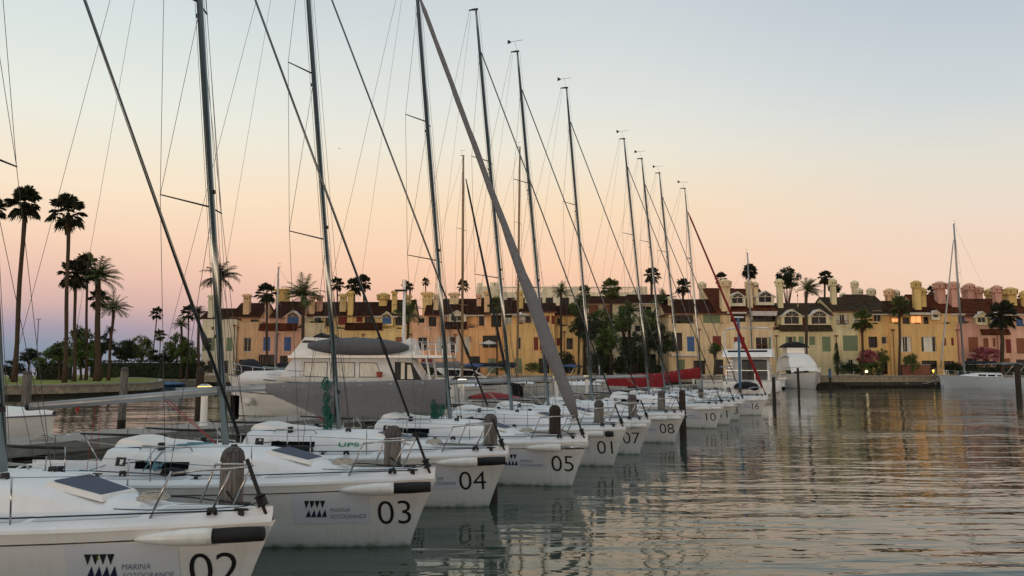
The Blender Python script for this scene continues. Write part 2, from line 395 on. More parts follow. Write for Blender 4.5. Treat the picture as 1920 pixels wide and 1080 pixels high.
def deck_mb():
    mb = MB(); rows = []
    for s in [max(.03, q) for q in ST]+[]:
        b = hb(s, zs(s)); bi = max(.004, b-.07); row = []
        ck = 5.25 < s < 7.95
        prof = [(b+.012, zs(s)-.015), (b+.004, zs(s)+.02), (bi, zs(s)+.075)]
        if ck: mid_ = [(.62, deckz(s,.62)+.02), (.58, deckz(s,.6)+.02), (.55, .52), (.3, .5), (0, .5)]
        else: mid_ = [(bi*q, deckz(s, bi*q)) for q in (.8, .6, .4, .2, 0)]
        p = prof+mid_
        row = [(-s, -y, z) for y, z in p]+[(-s, y, z) for y, z in p[-2::-1]]
        rows.append(row)
        if s == 4.8:
            for q in (5.24, 5.26):
                b = hb(q, zs(q)); bi = b-.07; pr = [(b+.012, zs(q)-.015), (b+.004, zs(q)+.02), (bi, zs(q)+.075)]
                md = [(.62, deckz(q,.62)+.02), (.58, deckz(q,.6)+.02), (.55, .52), (.3, .5), (0, .5)] if q > 5.25 else [(bi*e, deckz(q, bi*e)) for e in (.8,.6,.4,.2,0)]
                pp = pr+md; rows.append([(-q, -y, z) for y, z in pp]+[(-q, y, z) for y, z in pp[-2::-1]])
    mb.grid(rows); return mb
def cabw(s): return .30+.50*min(1, max(0, (s-1.55)/2.6))**.8
def cabh(s):
    t = max(0, min(1, (s-1.55)/1.5)); return .02+.27*(t*t*(3-2*t))+.07*max(0, (s-3)/2.3)
def cabin_mb():
    mb = MB(); rows = []
    rows.append([(-1.42, y*.3, deckz(1.42, .1)-.03) for y in (-.8,-.7,-.6,-.5,-.3,0,.3,.5,.6,.7,.8)])
    for s in (1.55,1.75,2,2.3,2.6,3,3.5,4,4.5,5,5.22,5.34):
        wv = cabw(s); h = cabh(s) if s < 5.3 else cabh(5.2)*.15
        p = [(wv, -.04), (wv-.02, .02), (wv-.07, h*.72), (wv-.14, h*.95), (wv*.5, h+.035), (0, h+.05)]
        q = [(y, deckz(s, y)+z) for y, z in p]
        rows.append([(-s, -y, z) for y, z in q]+[(-s, y, z) for y, z in q[-2::-1]])
    mb.grid(rows); 
    return mb
def cabside(s, v):
    """point on the starboard cabin side, v 0..1 up"""
    wv = cabw(s); h = cabh(s); y = wv-.02-.05*v; return Vector((-s, -y-.006, deckz(s, y)+.02+(h*.72-.02)*v))
def deco_patch(s_a, s_b, v0, v1, name, m, parent, off=0.0, fn=cabside, key=None):
    key = key or name
    if key in MESH: return link(name, MESH[key], parent)
    mb = MB(); n = 6
    rows = [[fn(s_a+(s_b-s_a)*i/n, v)+Vector((0,-off,0)) for i in range(n+1)] for v in (v0, (v0+v1)/2, v1)]
    mb.grid(rows); o = mb.build(name, m, parent); MESH[key] = o.data; return o
def hullpt(s, z, off=.006): return Vector((-s, -hb(s, z)-off, z))
def rope(pts, r, name, m, parent=None, sag=0, n=14, sides=5):
    P = []
    for i in range(len(pts)-1):
        a = Vector(pts[i]); b = Vector(pts[i+1])
        for k in range(n+(i == len(pts)-2)):
            t = k/n; p = a.lerp(b, t); p.z -= sag*4*t*(1-t); P.append(p)
    return MB().tube(P, r, sides).build(name, m, parent, smooth=True)
def mk_logo(B):
    lo = deco_patch(.92, 1.98, .35, .79, 'sponsor_panel', 'panel', B, fn=lambda s, z: hullpt(s, z, .005))
    def sh(pts, name, m, n):
        mb = MB()
        for poly in pts: mb.add([hullpt(1.80-x, .42+z, .010) for x, z in poly], [tuple(range(len(poly)))])
        if name in MESH: return link(name, MESH[name], lo)
        o = mb.build(name, m, lo); MESH[name] = o.data
    W = .29/4; top = []; bot = []
    for k in range(4):
        x = k*W; top.append([(x+.003, .27), (x+W, .27), (x+W*.34, .155)]); bot.append([(x+.005, .03), (x+W+.003, .03), (x+W*.86, .145)])
    sh(top, 'emblem_top', 'logodark', 0); sh(bot, 'emblem_bottom', 'navy', 0)
    sh([[(.115,.225),(.13,.25),(.145,.225),(.13,.205)]], 'emblem_dot', 'lime', 0)
    for txt, z, key in (('MARINA', .55, 'lt1'), ('SOTOGRANDE', .455, 'lt2')):
        if key in MESH: link('lettering', MESH[key], lo); continue
        wd = .27 if key == 'lt1' else .49
        o = textmesh(txt, .088, lambda x, y: hullpt(1.46-wd/2-x, z+y, .010), 'lettering', 'logotext', lo, 1, .25, -.0006, wd); MESH[key] = o.data
BOATS = [  # number, bow px, bow py, mast px, mast py(base), (top px, top py), sleeve, cover
 ('02', 517, 962, 6, 884, (-38, 120), 'black', None),
 ('03', 820, 886, 425, 850, (374, 0), 'black', None),
 ('04', 957, 843, 637, 808, (578, 0), 'black', 'greycloth'),
 ('05', 1105, 821, 845, 770, (783, 0), 'tube', 'greycloth'),
 ('01', 1176, 799, 961, 768, (892, 16), 'short', None),
 ('07', 1222, 786, 1029, 748, (970, 98), 'white', None),
 ('08', 1285, 773, 1112, 745, (1062, 165), 'white', None),
 ('10', 1359, 757, 1218, 738, (1170, 258), 'white', None),
 ('11', 1382, 753, 1248, 735, (1203, 297), 'white', 'redcloth'),
 ('13', 1398, 748, 1277, 730, (1236, 325), 'white', 'redcloth'),
 ('16', 1441, 742, 1322, 725, (1284, 352), 'white', 'redcloth')]
LBL = {'02': 'white sailing boat numbered 02, nearest the camera and cut by the left edge',
 '03': 'white sailing boat numbered 03 with a bare aluminium boom over its cockpit',
 '04': 'white sailing boat numbered 04 with grey sail cover on its boom and black bowsprit sleeve',
 '05': 'white sailing boat numbered 05 with thick grey sock round its forestay and grey sail cover',
 '01': 'white sailing boat numbered 01, moored between boats 05 and 07',
 '07': 'white sailing boat numbered 07 between boats 01 and 08',
 '08': 'white sailing boat numbered 08 beside a tall dark mooring pile',
 '10': 'white sailing boat numbered 10 with small dark sponsor emblem, beyond boat 08',
 '11': 'white sailing boat mostly hidden behind boat 10, only the last digit of its number showing',
 '13': 'white sailing boat half hidden before boat 16, a 3 showing on its bow',
 '16': 'white sailing boat numbered 16, last of the row, red sock round its forestay'}
BW = {}
NS = {'02': .60, '03': .60, '04': .68, '05': .58, '01': .58, '07': .60, '08': .62, '10': .58, '11': .58, '13': .56, '16': .72}
def racing_boat(num, bx, by, mx, my, top, sleeve, cover):
    p0 = atz(bx, by, 1.07)
    best = None
    for i in range(500):                                   # heading so that the mast stands where it is seen
        a = R(50+i*.1); q = (p0.x-math.sin(a)*SM, p0.y+math.cos(a)*SM, DECKM+.1); e = abs(proj(q)[0]-mx)
        if best is None or e < best[0]: best = (e, a)
    a = min(best[1], R(77))
    B = empty('sailing_boat', (p0.x, p0.y, 0), math.atan2(-math.cos(a), math.sin(a)))
    tag(B, LBL[num], 'sailing boat', 'numbered sailing boats moored in a row')
    rz = B.rotation_euler.z; c_, s_ = math.cos(rz), math.sin(rz)
    def wld(p): return Vector((p0.x+p[0]*c_-p[1]*s_, p0.y+p[0]*s_+p[1]*c_, p[2]))
    H = 11.45; rk = None
    for i in range(160):
        r_ = R(-2+i*.08); bb = None
        for k in range(60, 160):
            h = k*.1; px, py = proj(wld((-SM-h*math.sin(r_), 0, DECKM+h*math.cos(r_))))
            if bb is None or abs(py-top[1]) < bb[0]: bb = (abs(py-top[1]), px, h)
        e = abs(bb[1]-top[0])
        if rk is None or e < rk[0]: rk = (e, r_, bb[2])
    rake = rk[1]
    H = rk[2] if num not in ('02','03','04','05') else 12.3
    print(num, 'pos', [round(v, 2) for v in p0], 'heading', round(math.degrees(a), 1), 'rake', round(math.degrees(rake), 2), 'H', round(rk[2], 2))
    BW[num] = (p0, a, wld)
    hull = half(hull_mb, 'hull', 'gelcoat', B)
    half(deck_mb, 'deck', 'deckwhite', B, auto=30)
    if 'seamline' not in MESH:
        mb = MB(); mb.tube([(-s, -hb(s, zs(s)-.13)-.004, zs(s)-.13) for s in ST if s > 1.2], .007, 4); MESH['seamline'] = mb.build('hull_stripe', 'seam', hull).data
    else: link('hull_stripe', MESH['seamline'], hull)
    cb = half(cabin_mb, 'cabin', 'deckwhite', B, auto=30)
    deco_patch(3.72, 4.62, .30, .80, 'cabin_window', 'glass', cb)
    st = deco_patch(4.80, 4.98, .45, 1.0, 'square_sticker', 'black', cb)
    deco_patch(4.84, 4.90, .55, .9, 'sticker_mark', 'white', st, off=.004)
    if 'hood' not in MESH:
        mb = MB(); rows = []
        for s, h, wv in ((4.15,.0,.33),(4.25,.04,.35),(4.5,.05,.36),(4.8,.06,.37),(5.0,.10,.38),(5.15,.115,.37),(5.3,.08,.35),(5.36,.0,.34)):
            z = deckz(s, 0)+cabh(min(s, 5.2)) + .02
            p = [(wv, -.03), (wv-.01, h*.7), (wv*.8, h), (0, h+.02)]
            rows.append([(-s, -y, z+q) for y, q in p]+[(-s, y, z+q) for y, q in p[-2::-1]])
        mb.grid(rows); MESH['hood'] = mb.build('companionway_hood', 'white', cb, auto=50).data
        mb = MB(); s = 2.35; z = deckz(s, 0)+cabh(s)+.05
        z1 = deckz(2.0, 0)+cabh(2.0)+.06; z2 = deckz(2.62, 0)+cabh(2.62)+.06
        mb.add([(-1.96,-.26,z1),(-2.62,-.30,z2),(-2.62,.30,z2),(-1.96,.26,z1),(-1.92,-.29,z1-.06),(-2.66,-.33,z2-.06),(-2.66,.33,z2-.06),(-1.92,.29,z1-.06)],
               [(0,1,2,3),(0,4,5,1),(1,5,6,2),(2,6,7,3),(3,7,4,0)]); MESH['hatchb'] = mb.build('fore_hatch', 'white', cb).data
        mb = MB(); mb.add([(-1.985,-.235,z1+.006),(-2.595,-.27,z2+.006),(-2.595,.27,z2+.006),(-1.985,.235,z1+.006)], [(0,1,2,3)]); hp = [o for o in cb.children if o.name.startswith('fore_hatch')][0]
        MESH['hatchg'] = mb.build('hatch_glass', 'hatch', hp).data
    else:
        link('companionway_hood', MESH['hood'], cb); h_ = link('fore_hatch', MESH['hatchb'], cb); link('hatch_glass', MESH['hatchg'], h_)
    if num == '04': textmesh('UPS', .24, lambda x, y: cabside(3.05-x, .5+y/.24*.55), 'green_lettering', 'tealink', cb, 1.05, 0, .006)
    mk_logo(hull)
    n_ = textmesh(num, .50, lambda x, y: hullpt(NS[num]-x, .50+y, .008), 'hull_number', 'ink', hull, 1.0, 0, -.0035)
    # bowsprit pod on the starboard bow
    mb = MB(); pr = []
    for s, r in ((1.30,.012),(1.2,.045),(1.05,.075),(.85,.094),(.65,.097),(.58,.095)):
        pr.append((Vector((-s, -hb(s, .86)-.02, .84+.02*(1.3-s))), r))
    mb.tube([p for p, r in pr], [r for p, r in pr], 12); pod = mb.build('bowsprit_pod', 'gelcoat', B, smooth=True)
    e0 = pr[-1][0]; e1 = Vector((-.06, -.13, .88)); mm, rr, kk = {'black': ('rubber', .078, 1), 'short': ('rubber', .075, .5), 'tube': ('steel', .045, 1), 'white': ('gelcoat', .07, .9)}[sleeve]
    ee = e0.lerp(e1, kk); st_ = e0.lerp(e1, .0 if sleeve != 'short' else .12)
    MB().tube([st_, st_.lerp(ee, .5), ee], [rr, rr*1.03, rr*.94], 10).build('bowsprit_sleeve', mm, pod, smooth=True)
    # bow fittings
    z0 = zs(.1)+.1
    if 'pulp' not in MESH:
        zt = zs(.6)+.55; mb = MB()
        near = [(-1.02, -hb(1.0,1)+.04, zt-.03), (-.75, -hb(.75,1)+.03, zt), (-.42, -.20, zt+.015), (-.34, -.08, zt+.02)]
        mb.tube(near+[(x, -y, z) for x, y, z in near[::-1]], .014, 6)
        for sg in (-1, 1):
            for sb, stp in ((1.22, 1.0), (.66, .43)):
                yb = hb(sb, 1)-.10; yt = (hb(1,1)-.04) if stp > .9 else .2
                mb.tube([(-sb, sg*yb, zs(sb)+.07), (-stp, sg*yt, zt-.01)], .013, 6)
        MESH['pulp'] = mb.build('pulpit', 'steel', B, smooth=True).data
        mb = MB()
        for sg in (-1, 1):
            zt = zs(7.3)+.52
            ye = hb(7.6, .8)-.05
            mb.tube([(-7.78, sg*ye, zs(7.6)+.05), (-7.80, sg*ye, zt+.02), (-7.3, sg*(hb(7.3,.8)-.02), zt+.04)], .013, 6)
            mb.tube([(-6.85, sg*(hb(6.8,.8)-.08), zs(6.8)+.05), (-7.25, sg*(hb(7.2,.8)-.02), zt+.04)], .013, 6)
            for s in (2.55, 4.05, 5.55):
                y = sg*(hb(s, .9)-.07); mb.tube([(-s, y, zs(s)+.06), (-s, y*1.02, zs(s)+.56)], .010, 5)
        MESH['stan'] = mb.build('stanchions', 'steel', B, smooth=True).data
        mb = MB()
        for sg in (-1, 1):
            pts = [(-1.0, sg*(hb(1,1)-.05), zs(1)+.52)]+[(-s, sg*(hb(s,.9)-.06), zs(s)+.55) for s in (2.55, 4.05, 5.55)]
            mb.tube(pts, .0035, 4)
        MESH['life'] = mb.build('lifeline', 'wire', B).data
        mb = MB()
        for sg in (-1, 1):
            mb.tube([(-7.3, sg*(hb(7.3,.8)-.02), zs(7.3)+.57), (-6.4, sg*(hb(6.4,.8)-.03), zs(6.4)+.545), (-5.55, sg*(hb(5.55,.85)-.06), zs(5.5)+.54)], [.018,.028,.022], 6)
        MESH['pad'] = mb.build('padded_guardrail', 'rubber', B, smooth=True).data
        MESH['win'] = MB().lathe([(.055,-.02),(.055,.05),(.04,.07),(.06,.12),(.04,.13)], (0,0,0), 10).build('winch', 'black', B, auto=40).data
        C.objects.unlink(bpy.data.objects[[o.name for o in B.children if o.name.startswith('winch')][0]])
        MESH['cle'] = MB().box(-.03,.03,-.012,.012,-.02,.035).add([(-.09,-.012,.04),(.09,-.012,.04),(.09,.012,.04),(-.09,.012,.04),(-.07,-.012,.06),(.07,-.012,.06),(.07,.012,.06),(-.07,.012,.06)],[(0,3,2,1),(4,5,6,7),(0,1,5,4),(1,2,6,5),(2,3,7,6),(3,0,4,7)]).build('cleat', 'black', B).data
        C.objects.unlink(bpy.data.objects[[o.name for o in B.children if o.name.startswith('cleat')][0]])
        mb = MB(); mb.tube([(-7.85,0,.78),(-7.5,0,.95),(-6.6,0,1.02)], .018, 6); mb.box(-8.12, -7.92, -.025, .025, -.6, .86)
        MESH['rud'] = mb.build('rudder_and_tiller', 'white', B).data
        mb = MB()
        for y in (-.42, -.5): mb.tube([(-SM-.1, y*.3, DECKM+.12), (-4.2, y, deckz(4.2,.4)+cabh(4.2)+.05), (-5.2, y, deckz(5.2,.4)+.35), (-5.6, y-.1, .8)], .006, 4)
        mb.tube([(-.3,-.13,1.11),(-1.4,-.52,1.09),(-2.6,-.85,1.05),(-3.8,-.95,1.03),(-5.6,-.8,1.02)], .008, 4)
        mb.tube([(-.3,.13,1.11),(-1.4,.52,1.10),(-2.6,.82,1.05),(-3.8,.9,1.03)], .008, 4)
        mb.tube([(-3.8,-.9,1.05),(-4.4,-.86,1.2),(-5.0,-.72,1.12),(-5.4,-.6,1.2)], .009, 4)
        MESH['lin'] = mb.build('deck_lines', 'ropeblack', B).data
    else:
        for k, nm in (('pulp','pulpit'),('stan','stanchions'),('life','lifeline'),('pad','padded_guardrail'),('rud','rudder_and_tiller'),('lin','deck_lines')): link(nm, MESH[k], B)
    for s, y in ((4.35,-.52),(4.35,.52),(5.9,-.86),(5.9,.86)):
        o = link('winch', MESH['win'], B); o.location = (-s, y, deckz(s, y)+(cabh(s)*.95 if s < 5 else 0))
    for s, y in ((3.4,-.95),(5.1,-.98),(5.1,.98),(.35,-.10),(.45,.1)):
        o = link('cleat', MESH['cle'], B); o.location = (-s, y, deckz(s, y))
    if 'bag' not in MESH:
        rn = random.Random(4); n = 9; z = deckz(3.9, .9)
        MESH['bag'] = MB().tube([(-3.7-.05*i, -.80+.03*math.sin(i*1.4), z+.03+.05*math.sin(PI_*i/8)) for i in range(n)], [.02]+[.055+.02*rn.random() for _ in range(n-2)]+[.02], 8).build('sheet_bag', 'darkcloth', B, smooth=True).data
        mb = MB()
        for k in range(4): mb.tube([(-1.55+(.17-.02*k)*math.cos(t*.7), .05+(.17-.02*k)*math.sin(t*.7), deckz(1.5, .1)+.075+.016*k) for t in range(10)], .011, 5)
        MESH['coil'] = mb.build('coiled_bow_line', 'ropewhite', B).data
        mb = MB()
        for x, y in ((0,0),): mb.tube([(-.045,0,.0),(-.03,0,.05),(.03,0,.055),(.05,0,0)], [.02,.032,.032,.02], 8)
        MESH['blk'] = mb.build('deck_block', 'black', B, smooth=True).data; C.objects.unlink([o for o in B.children if o.name.startswith('deck_block')][0])
        for sg in (-1, 1):
            mb = MB(); mb.tube([(-s, sg*(cabw(s)-.17), deckz(s, .4)+cabh(s)+(.0 if q else .06)) for s, q in ((3.75,1),(3.8,0),(4.2,0),(4.6,0),(4.65,1))], .013, 6)
            MESH['hand%d' % sg] = mb.build('cabin_handrail', 'steel', cb, smooth=True).data
        mb = MB()
        for sg in (-1, 1):
            for a, b in ((.7,1.25),(1.35,2.4),(2.5,3.5),(3.6,4.9)):
                n = 5; rows = []
                for i in range(n+1):
                    s = a+(b-a)*i/n; w1 = hb(s, zs(s))-.13; w0 = max(.03, (cabw(s)+.05) if s > 1.5 else .04)
                    if w1 <= w0+.02: continue
                    rows.append([(-s, sg*(w0+(w1-w0)*q), deckz(s, w0+(w1-w0)*q)+.004) for q in (0,.5,1)])
                if len(rows) > 1: mb.grid(rows)
        MESH['slip'] = mb.build('nonslip_panels', 'nonslip', B).data
        mb = MB(); mb.tube([(-3.55,-.1,DECKM+.1),(-4.0,-.35,deckz(4,.3)+cabh(4)+.03),(-4.5,-.5,deckz(4.5,.4)+cabh(4.5)),(-5.4,-.85,1.02),(-6.3,-.8,1.0)], .007, 4)
        mb.tube([(-3.5,.1,DECKM+.1),(-3.9,.3,deckz(4,.3)+cabh(4)+.03),(-4.4,.4,deckz(4.5,.4)+cabh(4.5)),(-5.3,.5,1.2)], .007, 4)
        MESH['shee'] = mb.build('control_lines', 'ropeblue', B).data
        mb = MB(); mb.box(-5.30,-5.26,-.22,.22,deckz(5.2,0)-.4,deckz(5.2,0)+.30); MESH['wash'] = mb.build('companionway_board', 'hatch', cb).data
    else: link('cabin_handrail', MESH['hand1'], cb); link('cabin_handrail', MESH['hand-1'], cb); link('nonslip_panels', MESH['slip'], B); link('control_lines', MESH['shee'], B); link('sheet_bag', MESH['bag'], B); link('coiled_bow_line', MESH['coil'], B); link('companionway_board', MESH['wash'], cb)
    for s, y in ((3.2,-.32),(3.15,.3),(4.7,-.92),(2.9,-.98),(2.9,.95),(.62,-.22)):
        o = link('deck_block', MESH['blk'], B); o.location = (-s, y, deckz(s, y)+(cabh(s)+.02 if abs(y) < .4 and s > 2 else .01))
    # rig
    sr, cr = math.sin(rake), math.cos(rake)
    def mp(h, fx=0, y=0): return Vector((-SM-h*sr+fx, y, DECKM+h*cr))
    hs = [0, H*.3, H*.6, H*.86, H*.95, H]
    mast = MB().tube([mp(h) for h in hs], [.07,.07,.07,.066,.05,.042], 12, (.68, 1.0)).build('mast', 'mast', B, smooth=True)
    MB().tube([mp(-.05), mp(.05)], .12, 10).build('mast_collar', 'black', mast)
    MB().tube([mp(H-.02, .06), mp(H, -.05), mp(H+.02, -.26)], [.035,.035,.02], 6).build('masthead_crane', 'black', mast)
    for k, h in enumerate((.9, 1.9, 4.3, 7.4)): MB().tube([mp(h-.03, .05*(-1)**k), mp(h+.03, .05*(-1)**k)], .035, 6).build('mast_fitting', 'black', mast)
    if num != '01' and num != '03':
        t_ = mp(H); mb = MB(); mb.tube([t_, t_+Vector((-.1,0,.36))], .004, 4); mb.tube([t_+Vector((.22,0,.35)), t_+Vector((-.34,0,.40))], .007, 4)
        mb.add([t_+Vector((-.24,0,.36)), t_+Vector((-.40,.0,.33)), t_+Vector((-.40,0,.50)), t_+Vector((-.30,0,.44))], [(0,1,2,3)]); mb.build('wind_vane', 'black', mast)
    tips = {}
    for h, ln in ((4.05, .86), (7.65, .62)):
        for sg in (-1, 1):
            tip = mp(h+.06, -ln*.42, sg*ln*.92); tips[(h, sg)] = tip
            MB().tube([mp(h, -.03), tip], [.026, .017], 6, (1, .55)).build('spreader', 'black', mast)
    hs_ = mp(H*(.885 if num != '05' else .90), .05); wr = .0055
    bow = Vector((-.14, 0, 1.12))
    # shrouds and backstay
    for sg in (-1, 1):
        ch = Vector((-SM-.28, sg*(hb(SM+.3, .9)-.10), zs(SM)+.07))
        MB().tube([ch, tips[(4.05, sg)], tips[(7.65, sg)], mp(H*.885)], wr, 4).build('shroud', 'wire', B)
        MB().tube([ch+Vector((.05,0,0)), mp(3.95)], wr, 4).build('lower_shroud', 'wire', B)
        MB().tube([tips[(4.05, sg)], mp(7.55)], wr, 4).build('diagonal_shroud', 'wire', B)
    sp_ = Vector((-L+.05, 0, 2.6))
    mb = MB(); mb.tube([mp(H, -.24), sp_], wr, 4)
    for sg in (-1, 1): mb.tube([sp_, (-L+.06, sg*.6, .86)], wr, 4)
    mb.build('backstay', 'wire', B)
    mb = MB()
    for q in (.07, -.09): mb.tube([mp(H*.88, q), mp(.4, q*1.3, .03)], .0045, 4)
    mb.tube([mp(H-.1, .1), mp(.3, .35, -.25)], .004, 4); mb.tube([mp(H-.1, -.2), mp(1.2, -3.0)], .004, 4)
    mb.build('halyards', 'wire', B)
    # forestay
    if num in ('05', '16'):
        cl = 'greycloth' if num == '05' else 'redcloth'; pts = []; rad = []
        n = 26; sd_ = hs_-bow
        for i in range(n+1):
            t = .035+.96*i/n; p = bow+sd_*t
            wob = (.02*math.sin(i*1.3)+.012*math.sin(i*2.9))*(1-t)
            rad_ = (.052+.045*(1-t) if num == '05' else .045+.03*(1-t))+(.07*math.exp(-((t-.20)/.16)**2) if num == '05' else .02*math.exp(-((t-.25)/.2)**2)); pts.append(p+Vector((wob*.3-.03*(1-t), wob, 0))); rad.append(rad_*(1+.05*math.sin(i*2.1)))
        rad[0] *= .6; rad[-1] *= .5
        MB().tube(pts, rad, 12).build('furled_sail_sock', cl, B, smooth=True)
        MB().tube([bow, hs_], .012, 6).build('forestay', 'steel', B)
    else:
        MB().tube([bow+(hs_-bow)*.07, hs_], .019, 6).build('forestay', 'foil', B, smooth=True)
        q = (hs_-bow); MB().tube([bow+q*.155, bow+q*.163, bow+q*.172], [.026,.036,.026], 8).build('furler_clamp', 'rubber', B, smooth=True)
    q = (hs_-bow).normalized()
    mb = MB(); mb.tube([bow-q*.14, bow+q*.02], .022, 6); mb.tube([bow+q*.02, bow+q*.03, bow+q*.05, bow+q*.11, bow+q*.13, bow+q*.15], [.03,.07,.04,.04,.07,.03], 10)
    for k in range(5):
        t = k*1.257; e = Vector((0, math.cos(t)*.09, math.sin(t)*.03)); mb.tube([bow+q*.03+e, bow+q*.13+e], .008, 4)
    mb.tube([bow+q*.14, bow+q*.55], [.022, .022], 8)
    mb.build('furler_drum', 'rubber', B)
    rope([bow+q*.08, (-.45,-.1,1.13), (-1.6,-.5,1.13)], .006, 'furling_line', 'ropeblack', B, sag=.02)
    # boom
    g = mp({'16': 1.32, '13': 1.05, '11': .82}.get(num, 1.02), -.07); bl = 3.7; be = g+Vector((-bl, 0, {'03': -.30, '16': -.55, '11': .05}.get(num, -.12)))
    boom = MB().tube([g, g.lerp(be, .5), be], .062, 10, (.8, 1.1)).build('boom', 'alu', B, smooth=True)
    MB().tube([be, be+Vector((-.06,0,0))], .064, 8).build('boom_cap', 'black', boom)
    mb = MB(); k = g.lerp(be, .3); mb.tube([k, mp(.12, -.1)], .007, 5); mb.tube([k+Vector((.1,0,0)), mp(.16,-.14)], .006, 5)
    mb.build('boom_vang', 'ropered' if num in ('03','04') else 'ropewhite', B)
    mb = MB(); k = g.lerp(be, .62)
    for d in (-.05, .05): mb.tube([k+Vector((d,0,-.06)), (-6.1+d, d, .9)], .006, 4)
    mb.tube([k.lerp(be, .3)+Vector((0,0,-.07)), k.lerp(be, .3)+Vector((0,0,-.16))], .03, 6)
    mb.build('mainsheet', 'ropered' if num == '03' else 'ropeblack', B)
    if cover:
        fr = .43 if num == '04' else (.95 if num == '05' else .85); rows = []; n = 26
        for i in range(n+1):
            t = fr*i/n; p = g.lerp(be, t)+Vector((.07, 0, 0)); dep = {'04': .74-.66*(i/n), '05': .62+.22*(i/n), '11': .38, '13': .40, '16': .52-.24*(i/n)}[num]
            top_ = .08 if num != '16' else .10
            wv = .075+.02*math.sin(i*.9); f_ = .018*math.sin(i*1.7)+.012*math.sin(i*3.1)
            z = p.z
            rows.append([(p.x, wv*.25+f_, z-dep), (p.x, wv+f_*.6, z-dep*.55), (p.x, wv, z-.02), (p.x, wv*.5, z+top_), (p.x, 0, z+top_+.02), (p.x, -wv*.5, z+top_), (p.x, -wv, z-.02), (p.x, -wv-f_*.8, z-dep*.55), (p.x, -wv*.25+f_, z-dep)])
        mb = MB(); mb.grid(rows, True); m_ = len(rows[0])
        mb.f.append(tuple(range(m_))); mb.f.append(tuple(n*m_+k for k in range(m_)))
        mb.build('sail_cover', cover, B, auto=60)
    # bundles of rope hung at the mast
    if num in ('03', '04', '05'):
        mcol = {'03': 'ropeblue', '04': 'ropeteal', '05': 'ropeteal'}[num]; mb = MB(); rnd = random.Random(int(num))
        if num == '03':
            for k in range(4):
                y = -.25-.12*k; mb.tube([(-SM-.15, -.1, DECKM+.2), (-SM-.45-.1*k, y-.1, DECKM+.22-.02*k), (-SM-.62-.05*k, y-.28, DECKM-.02), (-SM-.55, -.95+.05*k, 1.08)], .010, 5)
            for k in range(5): mb.tube([(-SM-.55+rnd.uniform(-.12,.12), -.9+rnd.uniform(-.05,.1), 1.12+rnd.uniform(0,.1)), (-SM-.6+rnd.uniform(-.3,.3), -.98, 1.06+rnd.uniform(0,.05))], .012, 5)
        else:
            hi = 1.0 if num == '04' else .4
            for k in range(22 if num == '04' else 20):
                c0 = mp(.15+rnd.random()*hi, -.1-rnd.random()*(.12 if num == '04' else .3), -.08-rnd.random()*.12); lp = []
                for j in range(9):
                    t = j/8*6.28; lp.append(c0+Vector((math.sin(t)*.05, math.cos(t)*.04, math.cos(t)*rnd.uniform(.06,.13))))
                mb.tube(lp, .014, 5)
        mb.build('coiled_lines', mcol, B)
    return B
for b in BOATS: racing_boat(*b)
#PART2
# ------------------------------------------------------------------ mooring piles
def pile(base, top, r, label, mtl='pile', group='mooring piles', head=True, wet=.42):
    o = empty('mooring_pile', (base.x, base.y, 0), random.uniform(0, 6)); tag(o, label, 'mooring pile', group)
    n = 14; rnd = random.Random(int(base.x*100)); wob = [1+rnd.uniform(-.035, .035) for _ in range(n)]; lx, ly = rnd.uniform(-.02,.02), rnd.uniform(-.02,.02)
    def ring(z, q): return [(r*q*wob[k]*math.cos(6.2832*k/n)+lx*z, r*q*wob[k]*math.sin(6.2832*k/n)+ly*z, z) for k in range(n)]
    th = top-.16
    mb = MB(); mb.grid([ring(wet, 1.02), ring(wet+.3, 1.0), ring(th*.7, 1.0), ring(th-.05, .99), ring(th, .96)], True); mb.build('shaft', mtl, o, smooth=True)
    mb = MB(); mb.grid([ring(-1.2, 1.05), ring(0, 1.06), ring(wet, 1.03)], True); mb.build('wet_foot', 'piledark', o, smooth=True)
    if head:
        mb = MB(); rr = [ring(th-.0, .90), ring(th+.02, .90), ring(th+.025, 1.03), ring(th+.06, 1.02), ring(th+.13, .88), ring(th+.17, .62), ring(th+.185, .34)]
        mb.grid(rr, True); mb.f.append(tuple(range(6*n, 7*n))); mb.build('pile_head', 'pilehead' if mtl == 'pile' else 'piledark', o, auto=40)
    return o
FP = [(435, 842, 1.64, 'grey wooden pile with domed cap behind the pulpit of boat 02', 'pile'),
      (736, 801, 1.64, 'grey wooden pile standing between boats 03 and 04, near the pulpit of 03', 'pile'),
      (920, 778, 1.66, 'grey wooden pile standing behind the pulpit of boat 04', 'pile'),
      (1040, 762, 1.70, 'dark brown wooden pile standing behind the pulpit of boat 05', 'piledark'),
      (1122, 752, 1.68, 'pale grey pile standing behind the pulpit of boat 01', 'pile'),
      (1187, 741, 1.72, 'brown grey pile standing behind the bow of boat 07', 'pile'),
      (1239, 734, 1.74, 'stout grey pile just behind the bow rail of boat 08', 'pile'),
      (1315, 729, 1.54, 'slim grey pile standing just behind the bow of boat 10', 'pile'),
      (1342, 727, 1.46, 'slim pile behind the bow of the boat hidden by boat 10', 'pile'),
      (1366, 727, 1.40, 'slim pile standing behind the bow of boat 13', 'pile'),
      (1386, 726, 1.34, 'slim pile standing behind the bow of boat 16', 'pile')]
for px, py, z, lb, m_ in FP:
    p = atz(px, py, z+.02); p = Vector((p.x, p.y, 0)); pile(p, z+.02, .135, lb, m_)
def wpile(px, pw, zt, r, lb, m_='pile', head=True, grp='mooring piles'):
    p = atz(px, pw, 0); return pile(Vector((p.x, p.y, 0)), zt, r, lb, m_, grp, head)
wpile(1281, 822, 1.76, .12, 'tall dark wet pile beside the stem of boat 08', 'piledark')
wpile(1452, 754, 1.9, .13, 'thick black pile with a grey green top beside the bow of boat 16', 'piledark')
